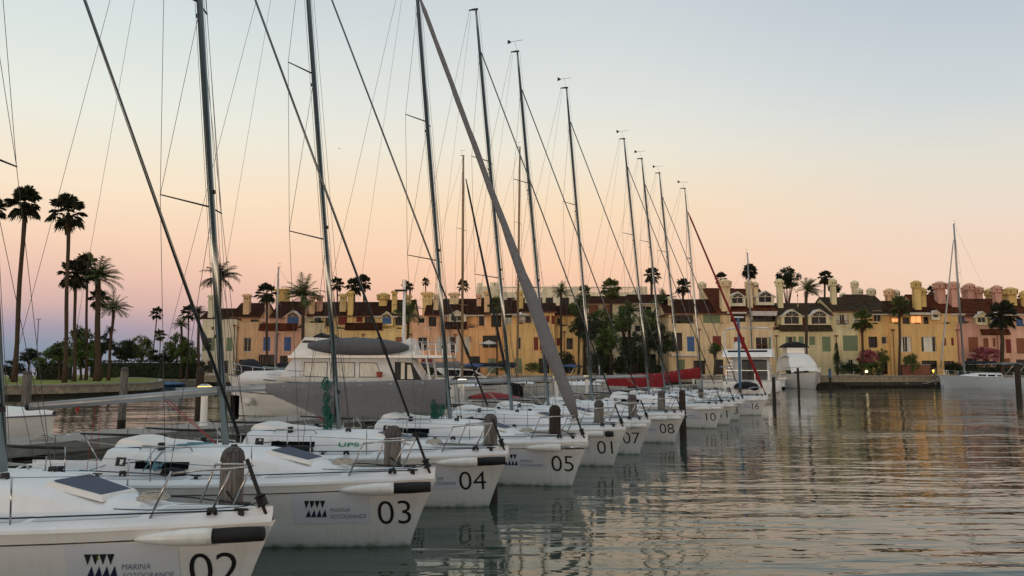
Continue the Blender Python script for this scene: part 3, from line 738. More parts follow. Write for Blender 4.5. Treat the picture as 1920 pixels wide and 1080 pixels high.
wpile(227, 806, 2.62, .16, 'tall grey pile standing in open water before the tip of the headland')
wpile(48, 792, 2.45, .20, 'thick grey pile in the water at far left before the grass')
wpile(372, 800, 2.6, .17, 'dark pile just left of the mast of boat 03', 'piledark')
for px, pw, zt, lb in ((1498, 740, 2.6, 'dark slim pile in front of the moored white motorboat'), (1651, 726, 2.55, 'pale pile standing before the quay below the pink oleander'),
                       (1754, 727, 2.6, 'pile with a small yellow light at the bow of the blue grey yacht'), (1838, 728, 2.4, 'dark pile in front of the blue grey yacht, near its stern'),
                       (1911, 744, 3.0, 'dark pile at the right edge of the photo'), (1557, 727, 2.5, 'short pile with a blue band at the side of the white motorboat')):
    wpile(px, pw, zt, {1911: .24, 1651: .27, 1498: .12, 1557: .16}.get(px, .19), lb, 'pile' if px in (1651, 1754) else 'piledark', True, 'piles along the quay')
p = atz(1557, 727, 0); MB().lathe([(.18, 0), (.18, 1.0)], (0, 0, 1.35), 14).build('blue_band', 'boatblue', [o for o in C.objects if o.get('label', '').startswith('short pile with a blue')][0])
p = at(1757, 698, 105); o = empty('mooring_light', (p.x, atz(1754,727,0).y-.3, 2.15)); tag(o, 'small yellow light on the pile at the bow of the blue grey yacht', 'lamp')
MB().lathe([(.04,-.2),(.05,0),(.13,.02),(.14,.16),(.05,.24)], (0,0,0), 8).build('lamp_glass', 'lampglow', o); MB().box(-.03,.03,-.03,.25,-.3,-.18).build('bracket', 'black', o)
# ------------------------------------------------------------------ floating pontoon, parallel to the row
U = Vector((.4226, .9063, 0)); V = Vector((-.9063, .4226, 0))     # along the row / away from it
pa = atz(50, 834, .48); pa = Vector((pa.x, pa.y, 0))
def ponp(t, d, z=0): q = pa+U*t+V*d; return Vector((q.x, q.y, z))
prz = math.atan2(U.y, U.x)
for k in range(9):
    t0 = -14+k*12.2
    o = empty('pontoon', ponp(t0, 0), prz); tag(o, ['nearest', 'second', 'third', 'fourth', 'fifth', 'sixth', 'seventh', 'eighth', 'farthest'][k]+' section of the grey floating pontoon behind the boats, counted from the left', 'pontoon', 'floating pontoon sections')
    MB().box(0, 12, .12, 2.48, -.3, .36).build('float', 'concrete', o)
    mb = MB()
    for i in range(34): mb.box(.02+i*.352, .02+i*.352+.335, .0, 2.6, .44, .48)
    mb.build('deck_boards', 'decking', o)
    MB().box(0, 12, 0, .1, .16, .437).build('fender_strip', 'concrete', o); MB().box(0, 12, 2.5, 2.6, .16, .437).build('fender_strip', 'concrete', o)
    for i in range(3):
        MB().box(1.5+i*4.2, 2.5+i*4.2, .105, .12, .02, .15).build('float_gap', 'piledark', o)
def pedestal(px, ly, lb, white=False):
    best = min((abs(proj(ponp(t*.1, 1.3, 1.8))[0]-px), t*.1) for t in range(-150, 1000)); q = ponp(best[1], 1.3, .48)
    o = empty('service_pedestal', q, prz); tag(o, lb, 'pedestal', 'lit service pedestals on the pontoon')
    MB().lathe([(.17,0),(.15,.05),(.13,.1),(.12,1.18),(.15,1.2),(.15,1.24)], (0,0,0), 12).build('post', 'white', o, auto=40)
    ln = 'lampwhite' if white else 'lampglow'; MB().lathe([(.2,1.24),(.26,1.26),(.26,1.33),(.2,1.34)], (0,0,0), 14).build('lamp_lens', ln, o); MB().lathe([(.2,1.36),(.26,1.37),(.26,1.44),(.2,1.45)], (0,0,0), 14).build('lamp_lens', ln, o); MB().lathe([(.16,1.335),(.16,1.365)], (0,0,0), 10).build('lamp_spacer', 'white', o)
    MB().lathe([(.24,1.452),(.22,1.48),(.08,1.53)], (0,0,0), 12).build('pedestal_cap', 'steel', o)
for px, ly, lb in ((385, 727, 'white service pedestal with yellow light beside the mast of boat 03'), (662, 717, 'white pedestal with yellow light just right of the mast of boat 04'),
               (867, 709, 'white pedestal with pale light just right of the mast of boat 05'), (1043, 706, 'pedestal with yellow light just right of the mast of boat 07'),
               (1100, 693, 'pedestal light seen just left of the mast of boat 08'), (1300, 696, 'far pedestal light above the red sail cover near boat 16')):
    pedestal(px, ly, lb, px in (867,))
# ------------------------------------------------------------------ generic hulls
def loft(Lh, B, fb, fs, rake=1.0, fine=1.8, tr=.8, mid=.55, flare=.22, depth=.4, dip=.2, n=16):
    def sh(s): t = s/Lh; return fb+(fs-fb)*t-dip*4*t*(1-t)*.5
    def hw(s, z):
        st = rake*max(0, 1-z/fb); q = (s-st)/(Lh-st)
        if q <= 0: return 0
        b = B/2*(1-(1-q/mid)**fine) if q < mid else B/2*(1-(1-tr)*((q-mid)/(1-mid))**2)
        zz = max(0, min(1, z/sh(s))); k = max(.35, 1-q*1.2); return b*((1-flare*k*1.2)+(flare*k*1.2)*zz)*(1 if z >= 0 else max(.5, 1+z))
    ss = [Lh*(i/n)**1.35 for i in range(n+1)]; wl = [0,.2,.4,.6,.8,.95,1]
    mb = MB()
    for sg in (-1, 1): mb.grid([[(-max(s, 0 if s else rake*max(0, 1-(-depth+(sh(s)+depth)*q)/fb)), sg*hw(s, -depth+(sh(s)+depth)*q), -depth+(sh(s)+depth)*q) for s in ss] for q in wl])
    a = [(-Lh, -hw(Lh, -depth+(fs+depth)*q), -depth+(fs+depth)*q) for q in wl]; mb.grid([a, [(x, -y, z) for x, y, z in a]])
    dk = MB(); dk.grid([[(-s, hw(s, sh(s))*q*.985, sh(s)-.04+.06*(1-q*q)) for q in (-1,-.5,0,.5,1)] for s in ss])
    rl = MB()
    for sg in (-1, 1): rl.tube([(-s, sg*hw(s, sh(s)), sh(s)) for s in ss], .03, 5)
    return mb, dk, rl, sh, hw
def cruiser(label, bow, rz, Lh=11, B=3.6, mastx=.42, mh=14, tilt=2.0, hullm='gelcoat', boomc='greycloth', group='sailing yachts moored beyond the pontoon', spread=2, bim=None, jib=None, fb=1.35, mastm='alu', rope_=True, boom=True, stay=True, mr=.085, transom=False):
    o = empty('sailing_yacht', bow, rz); tag(o, label, 'sailing yacht', group)
    hm, dk, rl, sh, hw = loft(Lh, B, fb, fb*.8, 1.1, 1.8, .72, .58)
    h = hm.build('hull', hullm, o, auto=35); dk.build('deck', 'deckwhite', o); rl.build('toe_rail', 'steel', o)
    mb = MB(); mb.tube([(-s, -hw(s, sh(s)*.8)-.01, sh(s)*.8) for s in [Lh*(.1+.9*i/10) for i in range(11)]], .02, 4); mb.build('hull_stripe', 'navy', h)
    rows = []; c0, c1 = Lh*.24, Lh*.68
    for i in range(9):
        t = i/8; s = c0+(c1-c0)*t; hh = .42*min(1, t*2.2+.08)+.08*t; wv = hw(s, sh(s))*.62
        p = [(wv, -.02), (wv*.93, hh*.8), (wv*.7, hh), (0, hh+.06)]; z = sh(s)
        rows.append([(-s, -y, z+q) for y, q in p]+[(-s, y, z+q) for y, q in p[-2::-1]])
    mb = MB(); mb.grid(rows); mb.f.append(tuple(8*7+k for k in range(7))); cb = mb.build('cabin', 'deckwhite', o, auto=35)
    mb = MB()
    for sg in (-1, 1):
        for a, b in ((.42,.50),(.52,.60),(.62,.67)):
            mb = MB(); q = []
            for s, v in ((Lh*a,.2),(Lh*b,.2),(Lh*b,.68),(Lh*a,.68)): q.append((-s, sg*(hw(s, sh(s))*.62*(1-.07*v/.8)+.012), sh(s)+v*.46))
            mb.add(q, [(0,1,2,3)]).build('cabin_window', 'glass', cb)
    mx = -Lh*mastx; sr, cr = math.sin(R(tilt)), math.cos(R(tilt)); zb = sh(Lh*mastx)+.45
    def mp(hh, dx=0, y=0): return Vector((mx-hh*sr+dx, y, zb+hh*cr))
    m = MB().tube([mp(0), mp(mh*.8), mp(mh)], [mr, mr, mr*.7], 10).build('mast', mastm, o, smooth=True)
    MB().tube([mp(mh, .1), mp(mh+.02, -.25)], .03, 5).build('masthead', 'black', m)
    mb = MB(); mb.tube([mp(mh, -.1), mp(mh+.5, -.15)], .008, 4); mb.tube([mp(mh+.4, .15), mp(mh+.45, -.3)], .01, 4); mb.build('wind_vane', 'black', m)
    for k in range(spread):
        hh = mh*(k+1)/(spread+1)
        for sg in (-1, 1): MB().tube([mp(hh), mp(hh, -.12, sg*(1.05-.25*k))], .022, 5).build('spreader', mastm, m)
    for sg in (-1, 1):
        pts = [Vector((mx-.2, sg*hw(Lh*mastx, 1)*.95, sh(Lh*mastx)))]+[mp(mh*(k+1)/(spread+1), -.12, sg*(1.05-.25*k)) for k in range(spread)]+[mp(mh*.97)]
        MB().tube(pts, .009, 4).build('shroud', 'wire', o)
    MB().tube([mp(mh), (-Lh+.1, 0, sh(Lh))], .009, 4).build('backstay', 'wire', o)
    if jib:
        a = Vector((-.25, 0, fb+.1)); b = mp(mh*.95); n = 14
        MB().tube([a.lerp(b, .04+.9*i/n) for i in range(n+1)], [.06]+[.12-.05*i/n for i in range(1, n)]+[.04], 8).build('furled_jib', jib, o, smooth=True)
    elif stay: MB().tube([(-.2, 0, fb+.1), mp(mh*.97)], .012, 4).build('forestay', 'wire', o)
    if boom:
        g = mp(1.1); e = g+Vector((-Lh*.38, 0, .05)); MB().tube([g, e], .08, 8).build('boom', 'alu', o)
        if boomc:
            n = 12; MB().tube([g.lerp(e, i/n)+Vector((0,0,.16)) for i in range(n+1)], [.1]+[.24-.1*i/n+.02*math.sin(i*2) for i in range(1, n)]+[.06], 8, (.7, 1.1)).build('sail_cover', boomc, o, smooth=True)
    mb = MB()
    for sg in (-1, 1):
        pr = [(-.15, 0, fb+.65), (-.9, sg*hw(.9, fb)*.9, fb+.62)]; mb.tube(pr, .014, 5); mb.tube([(-.9, sg*hw(.9, fb)*.9, fb), (-.9, sg*hw(.9, fb)*.9, fb+.62)], .014, 5)
        pts = []
        for i in range(6):
            s = Lh*(.1+.17*i); y = sg*hw(s, sh(s))*.96; mb.tube([(-s, y, sh(s)), (-s, y, sh(s)+.6)], .012, 5); pts.append((-s, y, sh(s)+.6))
        mb.tube(pts, .007, 4); mb.tube([(x, y, z-.3) for x, y, z in pts], .006, 4)
    mb.tube([(-Lh+.1, -B*.32, fb*.8+.6), (-Lh+.05, B*.32, fb*.8+.6)], .014, 5)
    mb.build('guard_rails', 'steel', o)
    if bim:
        z = sh(Lh*.85)+1.95; rows = []
        for i in range(5): x = -Lh*.68-i*Lh*.06; rows.append([(x, B*.4*q, z-.25*q*q-.10*(i-2)**2*.3) for q in (-1,-.5,0,.5,1)])
        mb = MB(); mb.grid(rows); mb.grid([[(x, y, zz-.04) for x, y, zz in r] for r in rows]); mb.build('bimini', bim, o, smooth=True)
        mb = MB()
        for i in (0, 4):
            for sg in (-1, 1): mb.tube([rows[i][0 if sg < 0 else 4], (-Lh*.8, sg*B*.42, sh(Lh*.8))], .015, 5)
        mb.build('bimini_frame', 'steel', o)
    return o
DB = 0
def bowat(px, py, Y, z=0): p = at(px, py, Y); return Vector((p.x, p.y, z))
PI = math.pi
mat('brownmast', (150,126,98), .5, metal=.2, var=.1)
def beside(px, d): # a point beyond the pontoon seen at px, d metres from its near edge
    best = min((abs(proj(ponp(t*.1, d, 1.0))[0]-px), t*.1) for t in range(-200, 1500)); return ponp(best[1], d)
yaw = math.atan2(-V.y, -V.x)       # bows of the far side boats point at the pontoon
def byMast(px, d, s, **k):       # bow placed so that the mast, s metres behind it, stands where it is seen
    best = min((abs(proj(ponp(t*.1, d+s, 6.0))[0]-px), t*.1) for t in range(-200, 1500)); p = ponp(best[1], d); q = ponp(best[1], d+s)
    hh = min((abs(proj((q.x, q.y, z*.1))[1]-k['topy']), z*.1) for z in range(50, 260))[1]; k.pop('topy'); k['mh'] = hh-1.6
    return cruiser(k.pop('label'), p, yaw, mastx=s/k.get('Lh', 11), **k)
def fac(px, d, **k): return cruiser(k.pop('label'), beside(px, d), k.pop('rz', yaw), **k)
byMast(867, 3.6, 4.2, topy=291, mr=.10, label='white yacht beyond the pontoon whose pale mast stands just right of boat 05', Lh=10.5, tilt=0.0, mastm='brownmast', jib='darkcloth', bim='darkcloth')
byMast(970, 3.6, 4.4, topy=277, mr=.10, label='white yacht beyond the pontoon whose mast stands between those of boats 01 and 07', Lh=11, tilt=-.8, mastm='brownmast', boomc='darkcloth', bim='bluecloth')
fac(1180, 3.6, label='low white yacht beyond the pontoon with blue cover behind boat 08', Lh=8.5, mh=1.4, boom=False, mastx=.4, spread=0, boomc='bluecloth', bim='bluecloth', stay=False)
cruiser('distant yacht with slim mast left of the white motor yacht', bowat(452, 700, 84), PI, Lh=12, mh=11.6, mastx=.30, tilt=0, boomc='darkcloth', group='distant sailing yachts', bim='darkcloth', mr=.10)
cruiser('distant yacht whose tall mast stands behind the white motor yacht with arch', bowat(1475, 700, 100), 0, Lh=11, mh=15.5, mastx=.38, tilt=1.0, boomc=None, group='distant sailing yachts', mr=.10)
cruiser('blue grey yacht with tall mast and dark boom cover moored along the quay', bowat(1760, 726, 103), PI-R(8), Lh=10.6, B=3.8, mh=19.3, mastx=.30, tilt=-.8, hullm='hullblue', boomc='darkcloth', bim='greycloth', jib='alu', fb=1.75, mr=.13, group='distant sailing yachts')
# blue post near boat 16
p = at(1387, 700, 62); o = empty('dock_crane_post', (p.x, p.y, .4)); tag(o, 'slim light blue post with a white crossbar left of boat 16', 'post')
MB().tube([(0,0,-.5),(0,0,6.1)], .10, 8).build('post_shaft', 'boatblue', o); MB().box(-.5,.45,-.06,.06,6.1,6.2).build('crossbar', 'white', o)
# ------------------------------------------------------------------ big white motor yacht behind boat 03/04
def trawler():
    Y0 = 42.0; X = lambda px: at(px, 690, Y0).x; Z = lambda py: at(960, py, Y0).z
    def P(l): return [(at(a, b, Y0).x, at(a, b, Y0).z) for a, b in l]
    bx = X(398); Lh = X(850)-bx; yc = Y0+2.1
    o = empty('motor_yacht', (bx, yc, 0)); tag(o, 'large white motor yacht with curtained saloon windows and grey covered dinghy on top', 'motor yacht')
    def loc(l): return [(x-bx, z) for x, z in P(l)]
    hm, dk, rl, sh, hw = loft(Lh, 4.2, 2.25, 1.75, 1.5, 2.2, .93, .5, .3, .5, .55)
    for mb in (hm, dk, rl): mb.v = [(-x, y, z) for x, y, z in mb.v]
    h = hm.build('hull', 'gelcoat', o, auto=35); dk.build('deck', 'deckwhite', o); rl.build('rub_rail', 'seam', o)
    mb = MB(); mb.tube([(s, -hw(s, sh(s)*.62)-.02, sh(s)*.62) for s in [Lh*(.05+.95*i/16) for i in range(17)]], .035, 5); mb.build('hull_moulding', 'steel', h)
    for px in (463, 500, 530, 600): 
        s = X(px)-bx; z = sh(s)-.30; y = -hw(s, z)-.012
        MB().add([(s-.16,y,z-.08),(s+.16,y,z-.08),(s+.16,y,z+.09),(s-.16,y,z+.09)], [(0,1,2,3)]).build('porthole', 'glass', h)
    lo = lambda z: .86-.035*(z-1.7)
    fc = MB().prism(loc([(436,706),(452,696),(512,694),(530,704),(530,722),(436,722)]), -1.5, 1.5, lambda z: .9); fc.build('foredeck_cabin', 'deckwhite', o, auto=30)
    sal = MB().prism(loc([(513,716),(547,668),(765,668),(795,716)]), -1.78, 1.78, lambda z: 1-.06*(z-1.8)); sal_o = sal.build('saloon', 'gelcoat', o, auto=30)
    ysd = lambda z: -1.78*(1-.06*(z-1.8))
    def panel(l, name, m, off, parent):
        q = loc(l); mb = MB(); mb.add([(x, ysd(z)-off, z) for x, z in q], [tuple(range(len(q)))]); mb2 = mb.build(name, m, parent); return mb2
    for l in ([(565,706),(566,679),(611,678),(611,708)], [(617,708),(617,679),(663,679),(663,708)], [(671,708),(671,679),(704,680),(714,708)]):
        w_ = panel(l, 'saloon_window', 'seam', .008, sal_o)
        c_x = sum(a for a, b in l)/4; c_y = sum(b for a, b in l)/4
        panel([(c_x+(a-c_x)*.93, c_y+(b-c_y)*.9) for a, b in l], 'curtain', 'curtain', .02, w_)
    panel([(521,706),(548,676),(560,676),(558,706)], 'windscreen_side', 'panel', .01, sal_o)
    dr = panel([(738,713),(738,678),(770,680),(790,713)], 'side_opening', 'black', .012, sal_o)
    panel([(750,711),(750,680),(757,680),(757,711)], 'door_post', 'cream', .03, dr)
    panel([(762,711),(762,684),(768,684),(774,711)], 'door_post', 'cream', .03, dr)
    rf = MB(); rf.box(X(538)-bx, X(846)-bx, -2.0, 2.0, Z(671), Z(666)); rfo = rf.build('boat_deck', 'gelcoat', o)
    fly = MB().prism(loc([(540,665.5),(566,631),(640,635),(752,641),(766,632),(778,665.5)]), -1.6, 1.6, lambda z: 1-.05*(z-3)); fo = fly.build('flybridge', 'gelcoat', o, auto=30)
    MB().add([(x, -1.6*(1-.05*(z-3))-.01, z) for x, z in loc([(560,642),(564,637),(587,638),(584,643)])], [(0,1,2,3)]).build('flybridge_vent', 'seam', fo)
    mb = MB(); q = loc([(575,632),(578,628),(592,622),(600,628),(612,624),(618,633)]); mb.prism(q, -.9, .2); mb.build('covered_helm', 'darkcloth', o)
    # dinghy lashed along the side, under a grey cover
    n = 18; rows = []
    x0 = X(575)-bx; x1 = X(765)-bx
    for i in range(n+1):
        t = i/n; x = x0+(x1-x0)*t; e = math.sin(math.pi*min(1, max(0, t*.97+.015)))**.45; zt = Z(634)+.1-.25*t*t; r_ = .50*e
        zc = Z(650)-.10*(t-.4); rows.append([(x, -1.95+.42*e*math.cos(a)*1.0, zc+r_*(math.sin(a) if math.sin(a) > 0 else math.sin(a)*.9)) for a in [2*PI*k/14 for k in range(14)]])
    mb = MB(); mb.grid(rows, True); mb.build('covered_dinghy', 'greydark', o, smooth=True)
    mx = X(746)-bx; m_ = MB().tube([(mx,0,Z(665)),(mx,0,Z(522))], [.10,.07], 8).build('signal_mast', 'white', o, smooth=True)
    MB().box(mx-.5, mx+.15, -.2, .2, Z(539), Z(536)).build('radar_bracket', 'black', m_); MB().tube([(mx-.02,0,Z(530)),(mx-.02,0,Z(516))], .1, 6).build('mast_light', 'steel', m_)
    mb = MB(); zt = Z(641); zb = Z(666)
    for y in (-1.9, 1.9):
        mb.tube([(X(776)-bx, y, zt), (X(845)-bx, y, zt)], .022, 5); mb.tube([(X(776)-bx, y, (zt+zb)/2), (X(845)-bx, y, (zt+zb)/2)], .014, 5)
        for px in (778, 790, 803, 817, 830, 844): mb.tube([(X(px)-bx, y, zb), (X(px-1)-bx, y, zt)], .018, 5)
    mb.tube([(X(845)-bx, -1.9, zt), (X(845)-bx, 1.9, zt)], .022, 5); mb.build('boat_deck_rail', 'steel', o)
    for y in (-1.85, 1.85): MB().tube([(X(808)-bx, y, 1.6), (X(798)-bx, y, Z(671))], .06, 6).build('deck_support', 'white', o)
    mb = MB(); pts = []
    for i in range(7):
        s = .3+i*.75; y = hw(s, sh(s))*.95
        for sg in (-1, 1): mb.tube([(s, sg*y, sh(s)), (s-.05, sg*y, sh(s)+.62)], .016, 5)
        pts.append((s-.05, y, sh(s)+.62))
    for sg in (-1, 1): mb.tube([(x, sg*y, z) for x, y, z in pts], .018, 5); mb.tube([(x, sg*y, z-.3) for x, y, z in pts], .012, 5)
    mb.build('bow_rail', 'steel', o)
    q = X(452)-bx; mb = MB(); mb.lathe([(.02,.3),(.03,.22),(.17,.16),(.24,0),(.17,-.17),(.03,-.24)], (q, -hw(q,1.2)-.26, Z(755)), 12); mb.build('round_fender', 'white', o, smooth=True)
    fx = X(711)-bx; MB().lathe([(.14,0),(.17,.28)], (fx, ysd(2.2)-.25, Z(707)), 10).build('flower_pot', 'terracotta', o)
    lb = empty('black_covered_gear', (X(410), yc, 0))
    C.objects.unlink(lb); bpy.data.objects.remove(lb)
    mb = MB(); rnd = random.Random(3)
    n = 10; mb.tube([(.7+i*.16, 0, 2.5+.25*math.sin(i*.5)) for i in range(n)], [.12+.28*math.sin(PI*i/(n-1)) for i in range(n)], 8); mb.build('covered_windlass', 'darkcloth', o, smooth=True)
trawler()
# ------------------------------------------------------------------ motorboats
def motorboat(label, pos, rz, Lh, B, fb, sup, wins, extra=None, name='motorboat', cat='motorboat', hullm='gelcoat', group=None, wmat='glass', sf=.82):
    """bow at pos; sup = list of side outlines (x aft, z) , wins = dark side windows"""
    o = empty(name, pos, rz); tag(o, label, cat, group)
    hm, dk, rl, sh, hw = loft(Lh, B, fb, fb*.78, Lh*.13, 2.1, .92, .5, .3, .4, .15)
    h = hm.build('hull', hullm, o, auto=35); dk.build('deck', 'deckwhite', o); rl.build('rub_rail', 'greydark', o)
    for nm, poly, yh, m in sup:
        zmin = min(z for x, z in poly); s_ = MB().prism([(-x, z) for x, z in poly], -yh, yh, lambda z: 1-.07*(z-zmin)).build(nm, m, o, auto=30)
        for wn, wp in wins:
            if wn != nm: continue
            for sg in (-1, 1): MB().add([(-x, sg*(yh*(1-.07*(z-zmin))+.012), z) for x, z in wp], [tuple(range(len(wp)))]).build('side_window', wmat, s_)
    if extra: extra(o, sh, hw)
    return o
def sport_extra(o, sh, hw):
    MB().tube([(-1.2,-1.0,1.9),(-.3,0,2.0),(-1.2,1.0,1.9)], .02, 5).build('bow_rail', 'steel', o)
q = bowat(968, 705, 76)
motorboat('sleek white motorboat with tinted windows seen between the masts of boats 05 and 01', q, R(8), 8.2, 3, 1.25,
  [('cabin', [(1.6,1.15),(3.4,1.75),(7.6,1.7),(8.0,1.0)], 1.25, 'gelcoat'), ('hardtop', [(2.9,1.7),(4.2,2.5),(7.4,2.62),(7.6,2.5),(6.6,1.7)], 1.1, 'gelcoat')],
  [('hardtop', [(3.4,1.85),(4.3,2.35),(5.2,2.42),(5.3,1.85)]), ('hardtop', [(5.5,1.85),(5.4,2.42),(6.9,2.45),(6.6,1.85)]), ('cabin', [(2.6,1.3),(3.4,1.55),(5.2,1.55),(4.6,1.3)])], sport_extra)
q = bowat(985, 712, 66)
motorboat('dark grey hulled motorboat under black cover in front of the sleek white motorboat', q, R(4), 7.0, 2.8, 1.35,
  [('boat_cover', [(.5,1.3),(2.5,1.75),(5.8,1.9),(6.9,1.0)], 1.2, 'darkcloth')], [], None, hullm='darkcloth')
def bowview(o, sh, hw):
    # white canvas covered windscreen, black folded bimini
    rows = []
    for i, (x, z, wv) in enumerate(((3.0,2.15,1.9),(4.2,3.5,1.75),(4.9,4.3,1.45),(6.0,4.5,1.4),(9.0,4.2,1.4),(9.4,2.2,1.5))):
        rows.append([(-x, -wv, z-.25), (-x, -wv*.8, z), (-x, 0, z+.12), (-x, wv*.8, z), (-x, wv, z-.25)])
    mb = MB(); mb.grid(rows); mb.build('canvas_cover', 'white', o, auto=50)
    MB().box(-7.6,-6.2,-1.15,1.15,4.35,5.25).build('helm_screen', 'gelcoat', o)
    n = 8; mb = MB(); mb.grid([[(-5.9-1.7*j/4, -1.75+3.5*i/n, 5.35+.75*math.sin(PI*i/n)**.5*(1-.3*abs(j-2)/2)) for i in range(n+1)] for j in range(5)])
    mb.grid([[(-5.9-1.7*j/4, -1.75+3.5*i/n, 5.28) for i in range(n+1)] for j in range(5)])
    for j in (0, 4): mb.grid([[(-5.9-1.7*j/4, -1.75+3.5*i/n, 5.28) for i in range(n+1)], [(-5.9-1.7*j/4, -1.75+3.5*i/n, 5.35+.75*math.sin(PI*i/n)**.5*.7) for i in range(n+1)]])
    mb.build('folded_bimini', 'darkcloth', o)
    mb = MB()
    for sg in (-1, 1): mb.tube([(-.2,0,2.75),(-1.5,sg*hw(1.5,2)*.95,2.75),(-4.5,sg*hw(4.5,2)*.97,2.6)], .03, 5)
    for s in (.5, 1.5, 3, 4.5):
        for sg in (-1, 1): mb.tube([(-s, sg*hw(s,2)*.95, sh(s)), (-s, sg*hw(s,2)*.95, 2.7)], .025, 5)
    mb.build('bow_rail', 'steel', o)
    for z in (1.55, 1.15): MB().tube([(-2.2, sg_*(hw(2.2, z)+.05), z) for sg_ in (-1, 1)], .01, 4) 
    for sg in (-1, 1): MB().lathe([(.05,.5),(.16,.4),(.17,-.3),(.05,-.4)], (-4.6, sg*(hw(4.6,1)+.2), 1.0), 8).build('fender', 'white', o, smooth=True)
    MB().tube([(-7,-1.5,4.3),(-7.0,-1.7,5.4)], .03, 5).build('bimini_pole', 'steel', o); MB().tube([(-7,1.5,4.3),(-7.0,1.7,5.4)], .03, 5).build('bimini_pole', 'steel', o)
q = bowat(1531, 722, 99)
motorboat('white motorboat with black folded top, bow towards us, by the quay', q, -PI/2+R(2), 9.8, 4.5, 2.1, [], [], bowview)
def flyextra(o, sh, hw):
    # stern of the yacht: bulkhead with dark doors, ladder, flybridge, arch, fenders
    Ls = 11.5
    MB().add([(-9.53,-1.5,1.6),(-9.53,.55,1.6),(-9.37,.55,3.3),(-9.37,-1.5,3.3)], [(0,1,2,3)]).build('saloon_doors', 'glass', o)
    f = MB(); f.prism([(-4.6,3.52),(-4.0,3.5),(-5.2,4.3),(-10.2,4.15),(-10.9,3.6),(-10.9,3.5)], -2.0, 2.0); f.build('flybridge', 'gelcoat', o, auto=30)
    MB().add([(-10.62,-1.6,3.78),(-10.62,1.6,3.78),(-10.35,1.6,4.08),(-10.35,-1.6,4.08)], [(0,1,2,3)]).build('flybridge_screen', 'glass', o)
    mb = MB(); n = 10
    for x in (-9.6, -8.9): mb.tube([(x+.5, -1.9, 3.9), (x, -1.95, 5.6), (x, -1.6, 6.0), (x, 1.6, 6.0), (x, 1.95, 5.6), (x+.5, 1.9, 3.9)], .05, 6)
    mb.build('radar_arch', 'white', o)
    mb = MB(); mb.grid([[(-9.9+.25*j, -1.9+3.8*i/n, 5.85+.2*math.sin(PI*i/n)) for i in range(n+1)] for j in range(6)]); mb.build('arch_canopy', 'white', o)
    MB().lathe([(.1,0),(.3,.05),(.34,.35),(.25,.6),(.08,.68)], (-8.8, .9, 4.2), 12).build('radar_dome', 'white', o, smooth=True)
    MB().box(-12.3,-11.45,-1.8,1.8,.35,.5).build('swim_platform', 'decking', o)
    mb = MB()
    for y in (1.2, 1.7): mb.tube([(-9.6, y, 1.5), (-9.9, y, 3.4)], .03, 5)
    for k in range(6): mb.tube([(-9.62-.05*k, 1.2, 1.8+.28*k), (-9.62-.05*k, 1.7, 1.8+.28*k)], .025, 5)
    mb.build('ladder', 'steel', o)
    for k, s in enumerate((10.6, 8.9, 7.3, 5.7, 4.2)):
        mb = MB(); mb.lathe([(.04,.62),(.1,.52),(.2,.42),(.21,-.42),(.1,-.52),(.04,-.6)], (-s, -(hw(s,1)+.24), .95), 12); fd = mb.build('fender', 'white', o, smooth=True)
        MB().tube([(-s, -(hw(s,1)+.22), 1.5), (-s, -(hw(s,2)), 2.1)], .02, 4).build('fender_line', 'ropewhite', fd); MB().lathe([(.215,0),(.215,.07)], (-s, -(hw(s,1)+.24), .56), 12).build('fender_band', 'navy', fd)
    mb = MB(); mb.tube([(-11.3,-1.7,2.4),(-11.3,1.7,2.4)], .03, 5)
    for y in (-1.7,-.6,.6,1.7): mb.tube([(-11.3,y,1.5),(-11.3,y,2.4)], .025, 5)
    for sg in (-1, 1): mb.tube([(-11.3,sg*1.7,2.4),(-7,sg*1.95,2.75),(-2,sg*1.3,2.85),(-.3,0,2.9)], .025, 5)
    mb.build('guard_rails', 'steel', o)
    n = 9; mb = MB(); mb.tube([(-12.0, -.9+i*.24, .95+.25*math.sin(PI*i/(n-1))) for i in range(n)], [.12]+[.3]*(n-2)+[.12], 8); mb.build('covered_tender', 'darkcloth', o, smooth=True)
# stern toward us: bow lies beyond, slightly right
hd = R(90-20); stern = at(1402, 745, 66); Lm = 11.5
q = Vector((stern.x+math.cos(hd)*Lm, stern.y+math.sin(hd)*Lm, 0))
motorboat('white flybridge motor yacht moored stern towards us behind boat 16, fenders along its side', q, hd, Lm, 4.3, 1.9,
  [('saloon', [(3.0,1.7),(5.2,3.5),(9.3,3.5),(9.5,1.5)], 1.78, 'gelcoat')], [('saloon', [(4.4,2.3),(5.4,3.2),(7.0,3.2),(7.0,2.3)]), ('saloon', [(7.2,2.3),(7.2,3.2),(8.7,3.2),(8.9,2.3)])], flyextra, name='motor_yacht', cat='motor yacht')
# small boats at the left
def dinghy(label, pos, rz, Lh, B, fb, cover, hullm='gelcoat'):
    o = empty('small_boat', pos, rz); tag(o, label, 'small boat')
    hm, dk, rl, sh, hw = loft(Lh, B, fb, fb*.9, .5, 2.0, .85, .5, .2, .2, .05)
    hm.build('hull', hullm, o, auto=35); rl.build('rub_rail', 'greydark', o)
    rows = []
    for i in range(9):
        s = .1+(Lh-.1)*i/8; b = hw(s, sh(s))+.02; hh = .1+.28*math.sin(PI*min(1, i/8*.9+.05))
        rows.append([(-s, -b, sh(s)-.03), (-s, -b*.7, sh(s)+hh*.6), (-s, 0, sh(s)+hh), (-s, b*.7, sh(s)+hh*.6), (-s, b, sh(s)-.03)])
    mb = MB(); mb.grid(rows); mb.build('cover', cover, o, smooth=True)
dinghy('small white boat under a dark blue cover behind the headland', bowat(232, 712, 108), 0, 4.8, 1.9, .8, 'bluecloth')
